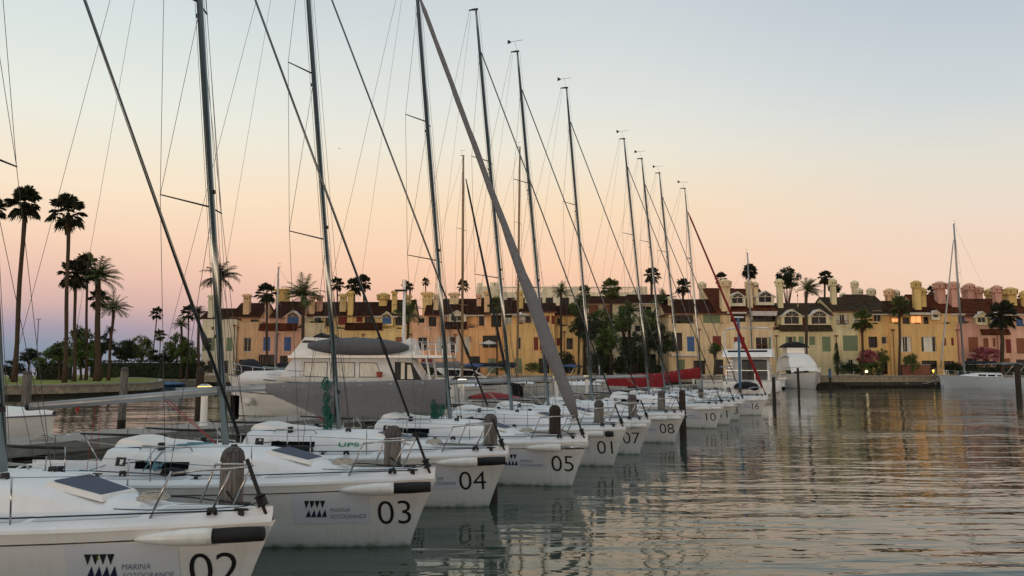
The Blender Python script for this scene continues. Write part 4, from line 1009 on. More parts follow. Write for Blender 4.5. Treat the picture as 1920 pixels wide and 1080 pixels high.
dinghy('low small boat under a bright blue cover moored before the far hedge', bowat(350, 712, 112), 0, 4.8, 1.8, .35, 'boatblue', 'boatblue')
dinghy('small white boat moored at the tip of the headland before the far bank', bowat(300, 712, 115), R(10), 4.0, 1.7, .8, 'white')
q = beside(112, 4.0); dinghy('white upturned hull shape of a covered launch beyond the nearest pontoon section', Vector((q.x-.1, q.y, 0)), R(-6), 4.6, 2.0, 1.0, 'white')
for px, d, rz, lb, cv in ((760, 3.2, yaw, 'small red covered launch beyond the pontoon between the masts of boats 04 and 05', 'redcloth'),
                          (880, -1.4, math.atan2(U.y, U.x)+PI, 'low launch with red cover on the near side of the pontoon behind boat 05', 'redcloth'), (1130, 3.2, yaw, 'small white launch beyond the pontoon behind boat 08', 'white')):
    dinghy(lb, beside(px, d), rz, 5.0, 2.0, .95, cv)

for i, (t, lb_) in enumerate(((1.0, 'coil of pale hose lying on the pontoon at the far left'), (9.0, 'coil of pale hose lying on the pontoon behind the boom of boat 03'))):
    mb = MB(); mb.tube([((.38-.008*k)*math.cos(k*.5), (.38-.008*k)*math.sin(k*.5), .03+.004*k) for k in range(44)], .022, 5); o = mb.build('hose_coil', 'ropewhite', smooth=True); o.location = ponp(t, .8, .48); tag(o, lb_, 'hose')
# ------------------------------------------------------------------ terraced houses
GZ = 1.5
SHUT = dict(g='greenshut', b='blueshut', r='redshut', w='whiteshut', n='brownshut')
def wallgrid(mb, x0, x1, z0, z1, y, holes, dep=.28):
    xs = sorted({x0, x1}|{v for h in holes for v in (h[0], h[1]) if x0 < v < x1}); zs_ = sorted({z0, z1}|{v for h in holes for v in (h[2], h[3]) if z0 < v < z1})
    for i in range(len(xs)-1):
        for j in range(len(zs_)-1):
            cx, cz = (xs[i]+xs[i+1])/2, (zs_[j]+zs_[j+1])/2
            if any(h[0] < cx < h[1] and h[2] < cz < h[3] for h in holes): continue
            mb.add([(xs[i],y,zs_[j]),(xs[i+1],y,zs_[j]),(xs[i+1],y,zs_[j+1]),(xs[i],y,zs_[j+1])], [(0,1,2,3)])
    for a, b, c, d in [h[:4] for h in holes]:
        mb.add([(a,y,c),(b,y,c),(b,y,d),(a,y,d),(a,y+dep,c),(b,y+dep,c),(b,y+dep,d),(a,y+dep,d)], [(0,1,5,4),(1,2,6,5),(2,3,7,6),(3,0,4,7)])
def opening(o, a, b, c, d, y, k, dep):
    """window, door or recess filling the hole (x a..b, z c..d)"""
    flank = k[0] in 'GWRB'; t = k[0].lower() if flank else k[0]
    f = .07; mb = MB()
    if t in SHUT and not flank:
        mb = MB(); m = (a+b)/2
        for p, q in ((a, m-.012), (m+.012, b)):
            mb = MB(); mb.box(p, q, y+.03, y+.08, c, d); s_ = mb.build('shutter', SHUT[t], o)
        return
    mb.box(a, b, y+dep-.08, y+dep-.02, d-f, d); mb.box(a, b, y+dep-.08, y+dep-.02, c, c+f); mb.box(a, a+f, y+dep-.08, y+dep-.02, c+f, d-f); mb.box(b-f, b, y+dep-.08, y+dep-.02, c+f, d-f)
    wd = b-a; nm = 1 if wd < 1.0 else (2 if wd < 2.2 else 3)
    for i in range(1, nm): x = a+wd*i/nm; mb.box(x-.03, x+.03, y+dep-.075, y+dep-.025, c+f, d-f)
    if flank: z = c+(d-c)*.55; mb.box(a+f, b-f, y+dep-.07, y+dep-.03, z-.025, z+.025)
    w_ = mb.build('window', 'frame' if t != 'o' else 'recess', o)
    g = MB(); g.add([(a,y+dep-.03,c),(b,y+dep-.03,c),(b,y+dep-.03,d),(a,y+dep-.03,d)], [(0,1,2,3)])
    g.build('pane', 'sunsetglint' if t == 'l' else 'window', w_)
    if t == 'c':
        for p, q in ((a+f, a+wd*.36), (b-wd*.30, b-f)) if 'x' not in k else ((a+wd*.2, b-wd*.22),): MB().add([(p,y+dep-.05,c+f),(q,y+dep-.05,c+f),(q,y+dep-.05,d-f),(p,y+dep-.05,d-f)], [(0,1,2,3)]).build('curtain', 'curtain', w_)
    if flank:
        sw = max(.35, wd*.5)
        for p in (a-sw-.02, b+.02): MB().box(p, p+sw, y-.07, y-.015, c, d).build('shutter', SHUT[k[0].lower()], o)
    if '+' in k:
        mb = MB(); zt = c+min(1.0, (d-c)*.42); mb.box(a, b, y-.05, y-.01, zt-.04, zt)
        for i in range(int(wd/.14)): x = a+.07+i*.14; mb.box(x-.012, x+.012, y-.04, y-.02, c, zt-.04)
        mb.build('balcony_rail', 'pipe', o)
def roofslab(o, x0, x1, ye, ze, yr, zr, m, thick=.16, name='roof', back=5.5):
    mb = MB(); mb.add([(x0,ye,ze),(x1,ye,ze),(x1,yr,zr),(x0,yr,zr),(x0,ye,ze-thick),(x1,ye,ze-thick),(x1,yr,zr-thick),(x0,yr,zr-thick)], [(0,1,2,3),(4,7,6,5),(0,4,5,1),(1,5,6,2),(3,2,6,7),(0,3,7,4)])
    if back: mb.add([(x0,yr,zr),(x1,yr,zr),(x1,yr+back,ze),(x0,yr+back,ze)], [(0,1,2,3)])
    return mb.build(name, m, o)
def chimney(o, px, top, wpx, Y, zb, m, style=0):
    p = at(px, top, Y); w_ = wpx*Y/F/2; zt = p.z
    c = MB(); c.box(p.x-w_*.8, p.x+w_*.8, Y-w_*.8, Y+w_*.8, zb, zt-1.25); ch = c.build('chimney', m, o)
    c = MB()
    if style == 0:      # flared, hipped cap with smoke openings
        c.lathe([(w_*.98, zt-1.25), (w_*1.28, zt-1.1), (w_*1.42, zt-.98), (w_*1.42, zt-.45), (w_*1.52, zt-.42), (w_*1.52, zt-.32), (w_*.5, zt)], (p.x, Y, 0), 8)
    else:
        c.box(p.x-w_*.92, p.x+w_*.92, Y-w_*.92, Y+w_*.92, zt-1.25, zt-1.05); c.box(p.x-w_*.8, p.x+w_*.8, Y-w_*.8, Y+w_*.8, zt-1.05, zt-.35); c.box(p.x-w_*1.15, p.x+w_*1.15, Y-w_*1.15, Y+w_*1.15, zt-.35, zt-.18); c.box(p.x-w_*.9, p.x+w_*.9, Y-w_*.9, Y+w_*.9, zt-.18, zt)
    cc = c.build('chimney_cap', m, ch)
    c = MB()
    for k in (-1, 0, 1) if style == 0 else (-.45, .45): r_ = w_*1.36 if style == 0 else w_*.8; c.box(p.x+k*w_*.66-.06, p.x+k*w_*.66+.06, Y-r_-.02, Y-r_+.05, zt-.85, zt-.6)
    c.build('smoke_holes', 'recess', cc)
def dormer(o, xc, hwd, yp, yb, Y, wt, m, trim='frame'):
    p = at(xc, yp, Y); a = at(xc-hwd, yb, Y); b = at(xc+hwd, yb, Y); zt, z0 = p.z, a.z; h = zt-z0; ze = z0+h*.58
    mb = MB(); ins = (b.x-a.x)*.14; hole = (a.x+ins, b.x-ins, z0+h*.04, z0+h*.56)
    wallgrid(mb, a.x, b.x, z0-.3, ze, Y, [hole], .15)
    mb.add([(a.x,Y,ze),(b.x,Y,ze),(p.x,Y,zt)], [(0,1,2)]); mb.add([(a.x,Y,z0-.3),(a.x,Y+3,z0-.3),(a.x,Y+3,ze),(a.x,Y,ze),(b.x,Y,z0-.3),(b.x,Y+3,z0-.3),(b.x,Y+3,ze),(b.x,Y,ze)], [(0,1,2,3),(4,5,6,7)])
    d = mb.build('dormer', m, o)
    mb = MB(); ov = .22
    for sg, e in ((-1, a.x), (1, b.x)):
        ex = e+sg*ov; ez = ze-ov*.8; mb.add([(p.x,Y-.2,zt+.12),(ex,Y-.2,ez+.1),(ex,Y+3,ez+.1),(p.x,Y+3,zt+.12),(p.x,Y-.2,zt-.02),(ex,Y-.2,ez-.04),(ex,Y+3,ez-.04),(p.x,Y+3,zt-.02)], [(0,1,2,3),(4,7,6,5),(0,4,5,1),(1,5,6,2)])
    mb.build('dormer_roof', trim, d)
    opening(d, *hole, Y, wt, .15)
    if h > 1.6:      # fan light in the gable
        mb = MB(); r_ = (b.x-a.x)*.30; pts = [(p.x+r_*math.cos(t*PI/8), Y-.012, ze+.0+r_*.72*math.sin(t*PI/8)) for t in range(9)]; mb.add(pts, [tuple(range(9))]); fl_ = mb.build('fan_light', 'window', d)
        mb = MB()
        for t in (2, 4, 6): mb.tube([(p.x, Y-.03, ze+.02), pts[t]], .03, 4)
        mb.build('fan_bars', 'frame', fl_)
def fan_crown(seed, nl=42, skirt=True):
    rnd = random.Random(seed); mb = MB(); dr = MB()
    for i in range(nl):
        el_ = rnd.uniform(-1.0, 1.4) if i > 8 else rnd.uniform(.9, 1.5); az_ = i*2.39996+rnd.uniform(-.3,.3)
        d = Vector((math.cos(el_)*math.cos(az_), math.cos(el_)*math.sin(az_), math.sin(el_))); ln = rnd.uniform(.34,.55); up = Vector((0,0,1))
        sd = d.cross(up); sd = sd.normalized() if sd.length > .05 else Vector((1,0,0)); nrm = sd.cross(d)
        base = d*ln; base.z -= .05*(1-el_)
        tgt = mb
        tgt.add([Vector((0,0,-.02))+sd*.012, Vector((0,0,-.02))-sd*.012, base-sd*.01, base+sd*.01], [(0,1,2,3)])
        ns = 15; R_ = rnd.uniform(.40, .54)
        for k in range(ns):
            a = -1.75+3.5*k/(ns-1)+rnd.uniform(-.05,.05); dv = (d*math.cos(a)+sd*math.sin(a)); l_ = R_*(1-.12*abs(a)/1.7)*rnd.uniform(.85,1.1)
            px_ = sd*math.cos(a)-d*math.sin(a); mid_ = base+dv*l_*.6; tip = base+dv*l_-up*l_*.24*rnd.uniform(.6,1.6)-nrm*.03
            w_ = .026; tgt.add([base, mid_-px_*w_, tip, mid_+px_*w_+nrm*.012], [(0,1,2),(0,2,3)])
    if skirt:
        for i in range(46):
            a = rnd.uniform(0, 6.28); z0 = rnd.uniform(-.75, -.05); r0 = .10+.12*(z0+.8); d = Vector((math.cos(a), math.sin(a), 0)); s_ = Vector((-d.y, d.x, 0))*rnd.uniform(.04,.10)
            b = d*r0+Vector((0,0,z0)); t = d*(r0+rnd.uniform(.08,.25))+Vector((0,0,z0-rnd.uniform(.15,.4))); dr.add([b-s_, b+s_, t], [(0,1,2)])
    return mb, dr
def feather_crown(seed, nl=44, droop=1.0, wind=0):
    rnd = random.Random(seed); mb = MB()
    for i in range(nl):
        el_ = rnd.uniform(-.15, 1.4); az_ = i*2.39996; d = Vector((math.cos(el_)*math.cos(az_)+wind, math.cos(el_)*math.sin(az_), math.sin(el_))).normalized(); ln = rnd.uniform(.8, 1.15)
        h = Vector((d.x, d.y, 0)); h = h.normalized() if h.length > .01 else Vector((1,0,0)); sd = Vector((-h.y, h.x, 0)); pts = []
        p = Vector((0,0,0)); v = d.copy(); n = 11
        for k in range(n+1):
            pts.append(p.copy()); p = p+v*ln/n; v = (v+Vector((wind*.05,0,-.125*droop*(.5+k/n)))).normalized()
        for k in range(n):
            mb.add([pts[k]-sd*.012, pts[k]+sd*.012, pts[k+1]+sd*.01, pts[k+1]-sd*.01], [(0,1,2,3)])
            if k < 1: continue
            for q in (0, .5):
                a = pts[k].lerp(pts[k+1], q); f = (pts[k+1]-pts[k]).normalized(); ll = .27*math.sin(math.pi*min(1, (k+q)/n*.92+.08))**.6+.03
                for sg in (-1, 1): t = a+(sd*sg*.75+f*.65+Vector((0,0,-.35*droop*rnd.uniform(.4,1.3)))).normalized()*ll*rnd.uniform(.8,1.1); mb.add([a-f*.018, a+f*.018, t], [(0,1,2)])
    return mb, MB()
def leaf_crown(seed, clumps=62, leaves=80, size=.068, cone=0):
    rnd = random.Random(seed); mb = MB()
    for c in range(clumps):
        while True:
            p = Vector((rnd.uniform(-1,1), rnd.uniform(-1,1), rnd.uniform(-.85,1)))
            if p.length < .9: break
        if cone: p.x *= (1-(p.z+1)/2*.8); p.y *= (1-(p.z+1)/2*.8)
        cr_ = rnd.uniform(.14,.30)
        for k in range(leaves):
            g = Vector((rnd.gauss(0,1), rnd.gauss(0,1), rnd.gauss(0,.8))); g = g.normalized()*cr_*rnd.random()**.4
            q = p+g; a = Vector((rnd.uniform(-1,1), rnd.uniform(-1,1), rnd.uniform(-1,1))).normalized(); b = a.cross(Vector((rnd.uniform(-1,1), rnd.uniform(-1,1), rnd.uniform(-1,1)))).normalized(); s_ = size*rnd.uniform(.6,1.3)
            mb.add([q-a*s_, q+b*s_*.5, q+a*s_, q-b*s_*.5], [(0,1,2,3)])
    return mb, MB()
CR = {}
def crown_mesh(kind, m):
    if (kind, m) in CR: return CR[(kind, m)]
    fn = dict(fan0=lambda: fan_crown(1), fan1=lambda: fan_crown(5, 38), fan2=lambda: fan_crown(8, 34, False), feather0=lambda: feather_crown(2), feather1=lambda: feather_crown(3, 36, 1.3), windy=lambda: feather_crown(4, 46, .8, .55), round0=lambda: fan_crown(11, 90, False),
              leaf0=lambda: leaf_crown(21), leaf1=lambda: leaf_crown(22, 60, 60), leaf2=lambda: leaf_crown(23, 48, 95), bush0=lambda: leaf_crown(24, 50, 60, .07), cone=lambda: leaf_crown(25, 60, 60, .05, 1))[kind]
    a, b = fn(); k0 = kind.rstrip('0123456789')
    def mk(mb, mm):
        me = bpy.data.meshes.new('crown'); me.from_pydata(mb.v, [], mb.f); me.materials.append(M[mm]); me.update(); return me
    CR[(kind, m)] = (mk(a, m), mk(b, 'palmdry') if b.v else None); return CR[(kind, m)]
def house(label, Y, low, m, lowwin, up=None, upwin=(), roof=(), skirts=(), dorms=(), chims=(), pipes=(), rails=(), beams=(), group='terraced houses along the quay', name='terraced_house', gables=()):
    x0, x1 = at(low[0], 690, Y).x, at(low[1], 690, Y).x; zt = at(960, low[2], Y).z
    o = empty(name, ((x0+x1)/2, Y, GZ)); tag(o, label, 'house', group); ox, oy, oz = o.location
    def H(l, yy): return [(at(a, b, yy).x, at(c, b, yy).x, at(a, d, yy).z, at(a, b, yy).z, k) for a, b, c, d, k in l]
    inv = Matrix.Translation(-o.location)
    def fix():
        for ch in o.children: ch.matrix_parent_inverse = inv.copy()
    hs = H(lowwin, Y); hs = [(a, b, max(c, GZ+.02), d, k) for a, b, c, d, k in hs]
    mb = MB(); wallgrid(mb, x0, x1, GZ-.1, zt, Y, hs); D = 9
    mb.add([(x0,Y,GZ-.1),(x0,Y+D,GZ-.1),(x0,Y+D,zt),(x0,Y,zt),(x1,Y,GZ-.1),(x1,Y+D,GZ-.1),(x1,Y+D,zt),(x1,Y,zt)], [(0,1,2,3),(4,5,6,7),(1,5,6,2)])
    ztd = zt-.9 if up else zt       # terrace floor behind the parapet
    mb.add([(x0,Y+.22,ztd),(x1,Y+.22,ztd),(x1,Y+D,ztd),(x0,Y+D,ztd),(x0,Y,zt),(x1,Y,zt),(x1,Y+.22,zt),(x0,Y+.22,zt)], [(0,1,2,3),(4,5,6,7),(0,1,6,7)])
    mb.build('wall', m, o)
    for a, b, c, d, k in hs: opening(o, a, b, c, d, Y, k, .28)
    MB().box(x0-.02, x1+.02, Y-.06, Y-.004, zt-.16, zt+.03).build('cornice', m, o)
    if up:
        U_ = Y+1.6; ux0, ux1 = at(up[0], 600, U_).x, at(up[1], 600, U_).x; ze = at(960, up[2], U_).z
        hu = H(upwin, U_); mb = MB(); wallgrid(mb, ux0, ux1, ztd, ze, U_, [(a, b, max(c, ztd+.02), d, k) for a, b, c, d, k in hu], .3)
        mb.add([(ux0,U_,ztd),(ux0,Y+D-.1,ztd),(ux0,Y+D-.1,ze),(ux0,U_,ze),(ux1,U_,ztd),(ux1,Y+D-.1,ztd),(ux1,Y+D-.1,ze),(ux1,U_,ze)], [(0,1,2,3),(4,5,6,7),(1,5,6,2),(3,7,6,2)])
        mb.build('upper_wall', up[3] if len(up) > 3 else m, o)
        for a, b, c, d, k in hu: opening(o, a, b, max(c, ztd+.02), d, U_, k, .3)
        if roof == (): MB().box(ux0-.2, ux1+.2, U_-.3, Y+D, ze, ze+.25).build('roof', 'tiledark', o)
    for a, b, pe, pr, rm, sb in roof:      # sb = ridge set-back in metres
        ye = Y+1.6-.5 if up else Y-.35; A = at(a, pe, ye); Bq = at(b, pe, ye); z_r = at(960, pr, ye+sb).z
        roofslab(o, A.x, Bq.x, ye, A.z, ye+sb, z_r, rm)
        MB().box(A.x, Bq.x, ye-.08, ye-.01, A.z-.20, A.z-.04).build('gutter', 'pipe' if random.random() < .5 else 'frame', o)
        for e, s_ in ((A.x+.16, 1), (Bq.x-.16, -1)): MB().add([(e,ye+.3,A.z-.1),(e,ye+sb,z_r-.1),(e,ye+2*sb-.3,A.z-.1)], [(0,1,2)]).build('gable_end', m, o)
    for a, b, pt, pb, rm in skirts:
        A = at(a, pb, Y-.55); Bq = at(b, pb, Y-.55); z_t = at(960, pt, Y).z; roofslab(o, A.x, Bq.x, Y-.55, A.z, Y+.05, z_t, rm, .1, 'tiled_skirt', 0)
    for a in dorms: dormer(o, a[0], a[1], a[2], a[3], Y+(a[6] if len(a) > 6 else .9), a[4], a[5] or m)
    for a in chims: chimney(o, a[0], a[1], a[2], Y+(a[5] if len(a) > 5 else 4), GZ+5, a[3] or m, a[4] if len(a) > 4 else 0)
    for px in pipes:
        x = at(px, 650, Y).x; mb = MB(); mb.tube([(x, Y-.12, zt-.9), (x, Y-.12, GZ)], .055, 6); mb.box(x-.22, x+.22, Y-.3, Y-.02, zt-.92, zt-.7); mb.build('downpipe', 'pipe', o)
    for a, b, pt, pb, m2, pj in beams:
        A = at(a, pt, Y-pj); Bq = at(b, pb, Y-pj); MB().box(A.x, Bq.x, Y-pj, Y-.003, Bq.z, A.z).build('canopy' if pj > .5 else 'lintel', m2, o)
    for a, b, pt in rails:
        A = at(a, pt, Y+.1); Bq = at(b, pt, Y+.1); mb = MB(); mb.tube([A, Bq], .03, 5)
        for i in range(int((Bq.x-A.x)/.2)): mb.tube([(A.x+i*.2, A.y, A.z), (A.x+i*.2, A.y, zt)], .015, 4)
        mb.build('terrace_rail', 'pipe', o)
    rn = random.Random(low[0])
    if up:
        for k in range(rn.randint(1, 3)):       # pots and creepers on the terrace
            x = rn.uniform(x0+.6, x1-.6); r_ = rn.uniform(.22,.5); q = link('terrace_plant', crown_mesh('bush0', rn.choice(('leafgreen', 'leafdark', 'leafolive')))[0], o); q.location = (x, Y+.55, zt-.15+r_*.4); q.scale = (r_*rn.uniform(.9,1.8), r_, r_)
        x = rn.uniform(x0+.8, x1-.8); mb = MB(); mb.box(x-.35, x+.35, Y+.7, Y+1.2, zt-.5, zt-.1); mb.box(x-.35, x+.35, Y+1.12, Y+1.2, zt-.1, zt+.3); mb.build('terrace_seat', rn.choice(('greydark', 'frame', 'brownshut')), o)
    # everything above was laid out in scene coordinates; carry it on the empty
    for ch in o.children: ch.matrix_parent_inverse = inv
    return o
YL, YR = 118, 112
house('pale cream house with sage green shutters at the left end of the terrace', YL, (377,441,600), 'st_pale', [(386,633,397,658,'G'),(425,633,436,658,'g'),(388,676,400,700,'d'),(412,676,428,700,'o'),(396,612,402,619,'d'),(410,633,419,658,'g')], (380,441,596), [(395,601,405,609,'g')], [(372,444,598,578,'tiledark',4.5)], chims=[(398,553,13,None,1,2)], pipes=(439,))
house('peach house with one dark window, beside the pale cream end house', YL+.4, (441,488,604), 'st_peach', [(457,633,471,659,'d'),(448,674,470,702,'o')], (441,488,595), [(446,598,453,611,'n'),(470,599,484,611,'o')], [(430,487,594,568,'tiledark',5)], chims=[(464,552,14,None,1,2.4)], pipes=(444,))
house('pink house with bright blue shutters and a red tiled skirt roof', YL-.2, (488,563,616), 'st_pink', [(494,632,507,658,'b'),(533,632,546,658,'b'),(485,665,515,700,'o'),(525,667,540,700,'o')], (488,562,597), [(492,603,500,612,'o'),(512,605,518,612,'g')], [(505,563,595,565,'tiledark',5)], skirts=[(484,556,606,619,'tilered')], dorms=[(549,15,583,608,'b',None)], chims=[(502,560,9,None,1,2),(531,542,26,'st_mustard',1,9)], pipes=(520,))
house('narrow ivory house behind the motor yacht with a pale awning on its terrace', YL+.6, (563,606,606), 'st_ivory', [(570,632,582,655,'d'),(590,632,600,655,'w')], (563,606,592), [(590,596,602,606,'o')], [(575,612,592,566,'tiledark',5)], chims=[(586,556,11,'st_peach',1,2),(600,553,12,'st_pink',1,3)], beams=[(588,615,593,596,'awning',.4)])
house('yellow house with red shutters and a blue dormer behind the motor yacht', YL, (606,772,617), 'st_yellow', [(625,632,640,655,'d'),(660,632,672,655,'g'),(705,632,717,655,'d'),(742,632,754,655,'n'),(700,668,726,700,'o')], (606,772,592), [(610,594,626,612,'o'),(684,593,702,611,'o'),(634,593,651,609,'r'),(668,594,680,604,'r'),(742,595,756,610,'o')], [(606,700,592,566,'tiledark',5),(700,772,592,562,'tiledark',5.5)], skirts=[(646,716,605,618,'tiledark')], dorms=[(725,12,585,608,'b',None)], chims=[(644,551,14,'st_yellow',1,3),(658,546,12,'st_mustard',1,1.6),(719,549,18,'st_mustard',0,5),(740,545,11,'st_mustard',1,2.2),(765,553,14,'st_yellow',1,5)], pipes=(681,))
house('salmon house with tall white shutters behind the mast of boat 05', YL-.3, (772,866,617), 'st_salmon', [(784,632,801,657,'d'),(820,631,833,662,'w'),(844,631,855,662,'W'),(880,631,883,640,'d'),(790,672,812,700,'r'),(838,680,855,700,'o')], (772,866,591), [(804,594,818,612,'o'),(784,596,796,606,'d')], [(795,826,590,562,'tiledark',5),(826,868,590,560,'tiledark',5)], skirts=[(828,875,603,616,'tiledark')], dorms=[(857,17,583,603,'d','st_pale')], chims=[(802,548,22,'st_yellow',1,5),(818,552,12,'st_beige',1,3),(852,549,20,'st_beige',1,5)], pipes=(770,853))
house('orange tinted house with a sagging beige parasol under an arched opening', YL, (866,944,615), 'st_orange', [(871,632,881,662,'w'),(905,629,932,652,'o'),(880,668,900,700,'o'),(915,672,930,700,'g')], (866,944,590), [(898,593,913,611,'o'),(921,592,940,613,'o')], [(868,908,590,560,'tiledark',5),(908,946,588,562,'tiledark',5)], chims=[(913,545,12,'st_peach',1,2),(898,551,10,'st_salmon',1,4)], rails=[(870,900,609)], beams=[(920,944,588,590,'awning',.4)])
house('golden corner house with red shutters and a bright yellow chimney', YL-1.2, (944,1040,608), 'st_gold', [(970,632,977,655,'d'),(1001,632,1009,657,'r'),(1012,632,1019,657,'r'),(1025,632,1036,655,'d'),(965,672,978,700,'g'),(1010,672,1030,700,'o')], (960,1040,585), [(973,592,1007,606,'c+'),(1024,592,1030,612,'r'),(1034,592,1040,616,'r')], [(944,975,588,562,'tiledark',4),(975,1045,584,568,'tiledark',4)], chims=[(975,545,15,'st_mustard',1,3),(1004,557,11,'st_mustard',1,5)], beams=[(966,992,588,591,'awning',.8)], gables=())
house('low golden wing with small dark windows beside the centre trees', YL, (1040,1092,612), 'st_gold', [(1044,634,1052,648,'r'),(1062,634,1074,655,'o'),(1048,672,1072,700,'o')], (1040,1088,590), [(1045,596,1054,608,'o')], [(1038,1092,590,573,'tiledark',4)], pipes=(1058,))
house('beige apartment house half hidden behind the centre palms, with recessed balconies', 128, (1090,1262,600), 'st_ivory', [(1112,606,1140,622,'o+'),(1150,606,1176,622,'o+'),(1190,606,1212,622,'d'),(1120,632,1150,650,'o+'),(1165,632,1190,650,'o'),(1205,632,1230,650,'d'),(1110,664,1150,700,'o'),(1180,664,1230,700,'o')], (1096,1262,568), [(1104,572,1122,592,'n'),(1132,572,1146,592,'n'),(1160,574,1180,592,'o'),(1200,574,1222,592,'d')], [(1090,1180,568,555,'tiledark',3),(1180,1262,568,552,'tiledark',3)])
house('peach house with blue and red shutters behind the masts of boats 10 to 13', YR, (1254,1370,607), 'st_beige', [(1260,624,1279,658,'o+'),(1288,631,1302,659,'b'),(1336,630,1352,658,'r'),(1268,674,1284,702,'g'),(1300,676,1322,702,'o'),(1340,674,1356,702,'o')], (1254,1370,588), [(1259,591,1300,611,'o'),(1318,590,1350,606,'g'),(1337,606,1343,612,'g')], [(1246,1348,587,561,'tiledark',5)], chims=[(1316,528,12,'st_ivory',0,9),(1256,556,9,'st_ivory',1,4)], pipes=(1311,), beams=[(1259,1310,664,668,'frame',1.3)])
house('cream house with arched white dormer and tall twin chimneys beside the red sloping sock', YR-.4, (1370,1404,604), 'st_beige', [(1376,632,1396,656,'r'),(1374,672,1398,702,'o')], (1362,1404,587), [(1370,590,1398,611,'o')], [(1344,1406,587,540,'tilered',8)], dorms=[(1383,15,548,570,'d','st_pale',2.2)], chims=[(1358,524,20,'st_beige',0,2.2),(1404,525,12,'st_beige',0,3),(1416,528,9,'st_beige',0,3.6)], beams=[(1364,1400,585,588,'frame',.3)])
house('cream house with pale awning above its dark terrace doors', YR, (1404,1455,604), 'st_beige', [(1417,632,1440,655,'d+'),(1441,632,1446,655,'g'),(1412,674,1440,702,'d')], (1404,1455,584), [(1411,591,1455,611,'o')], [(1404,1458,583,541,'tilered',8)], dorms=[(1435,17,546,568,'d','st_pale',2.2)], beams=[(1411,1457,584,592,'awning',.9)], pipes=(1453,))
house('long cream house with two big gabled dormers and orange red shutters', YR-.3, (1455,1562,619), 'st_cream', [(1478,631,1487,657,'G'),(1497,631,1507,647,'g'),(1517,631,1528,647,'g'),(1541,631,1557,659,'g'),(1478,675,1487,702,'G'),(1500,676,1512,702,'o')], (1458,1562,590), [(1463,594,1470,609,'r'),(1502,594,1514,609,'r')], [(1455,1562,590,568,'tilegrey',4.5)], skirts=[(1462,1562,609,620,'tilegrey')], dorms=[(1485,20,581,609,'d','st_cream',.5),(1536,20,581,609,'d','st_cream',.5)], chims=[(1461,523,12,'st_cream',0,4),(1561,522,11,'st_cream',0,4),(1495,545,1,'st_cream',1,4)], pipes=(1456,1568))
house('pale cream house with a wide sage green arched shutter beside the cypress', YR, (1562,1615,609), 'st_cream', [(1580,629,1608,658,'g+'),(1584,674,1606,702,'c'),(1574,678,1582,702,'g')], (1562,1615,584), [(1567,590,1591,608,'c+'),(1598,592,1608,606,'w')], [(1562,1622,583,557,'tilegrey',5)], chims=[(1581,549,10,'st_ivory',0,9),(1602,526,11,'st_ivory',0,11),(1611,540,10,'st_ivory',0,9)])
house('gold house with a small window and steep grey gabled roof behind the fan palm', YR-.3, (1615,1672,608), 'st_gold', [(1628,631,1645,652,'o'),(1653,631,1663,645,'d'),(1651,676,1664,702,'o+')], (1615,1672,588), [(1638,582,1652,603,'d')], [(1615,1676,588,552,'tilegrey',6)], chims=[(1633,540,13,'st_ivory',0,7),(1667,541,15,'st_peach',0,6),(1680,543,10,'st_ivory',0,9)])
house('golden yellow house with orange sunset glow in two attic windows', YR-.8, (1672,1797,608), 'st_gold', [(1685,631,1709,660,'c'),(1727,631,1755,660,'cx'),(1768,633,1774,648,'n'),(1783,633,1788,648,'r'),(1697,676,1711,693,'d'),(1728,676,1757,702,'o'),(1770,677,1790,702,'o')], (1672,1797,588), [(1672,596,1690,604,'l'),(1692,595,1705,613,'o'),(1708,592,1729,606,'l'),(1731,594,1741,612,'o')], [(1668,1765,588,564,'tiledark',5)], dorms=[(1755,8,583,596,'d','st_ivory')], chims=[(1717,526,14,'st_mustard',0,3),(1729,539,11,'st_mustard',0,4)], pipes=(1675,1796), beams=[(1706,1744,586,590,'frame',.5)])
house('rose pink house with a blue shuttered attic window and thick pink chimneys', YR, (1797,1838,607), 'st_rose', [(1815,632,1833,661,'n+'),(1812,672,1832,702,'o')], (1797,1838,588), [(1786,593,1808,608,'b')], [(1738,1842,592,552,'tilered',6)], chims=[(1761,528,18,'st_rose',0,5),(1786,528,17,'st_rose',0,4),(1817,531,14,'st_rose',0,8),(1808,536,10,'st_rose',0,10)], beams=[(1786,1810,588,591,'frame',.4)])
house('pale pink house with brown shutters and red tiled skirt behind the oleander', YR-.2, (1838,1900,612), 'st_pink', [(1843,634,1853,651,'n'),(1861,634,1866,650,'n'),(1885,636,1895,662,'r'),(1880,672,1894,690,'n')], (1838,1900,590), [(1845,594,1856,608,'d'),(1864,596,1876,606,'b')], [(1832,1905,589,560,'tilered',6)], skirts=[(1842,1896,616,627,'tilered')], dorms=[(1841,11,585,606,'d','st_cream'),(1870,12,586,606,'b','st_cream')], chims=[(1833,537,14,'st_rose',0,9),(1868,535,14,'st_rose',0,4),(1893,539,19,'st_mustard',0,5),(1855,541,14,'st_yellow',0,9),(1880,543,10,'st_mustard',0,6)], pipes=(1870,))
house('pink house with a brown arched opening at the right edge', YR, (1900,1990,612), 'st_pink', [(1905,634,1925,663,'n+'),(1905,674,1925,702,'o')], (1900,1990,590), [(1905,598,1918,612,'b')], [(1898,1995,588,560,'tilered',6)], chims=[(1919,545,10,'st_mustard',0,4),(1950,540,16,'st_rose',0,4)])
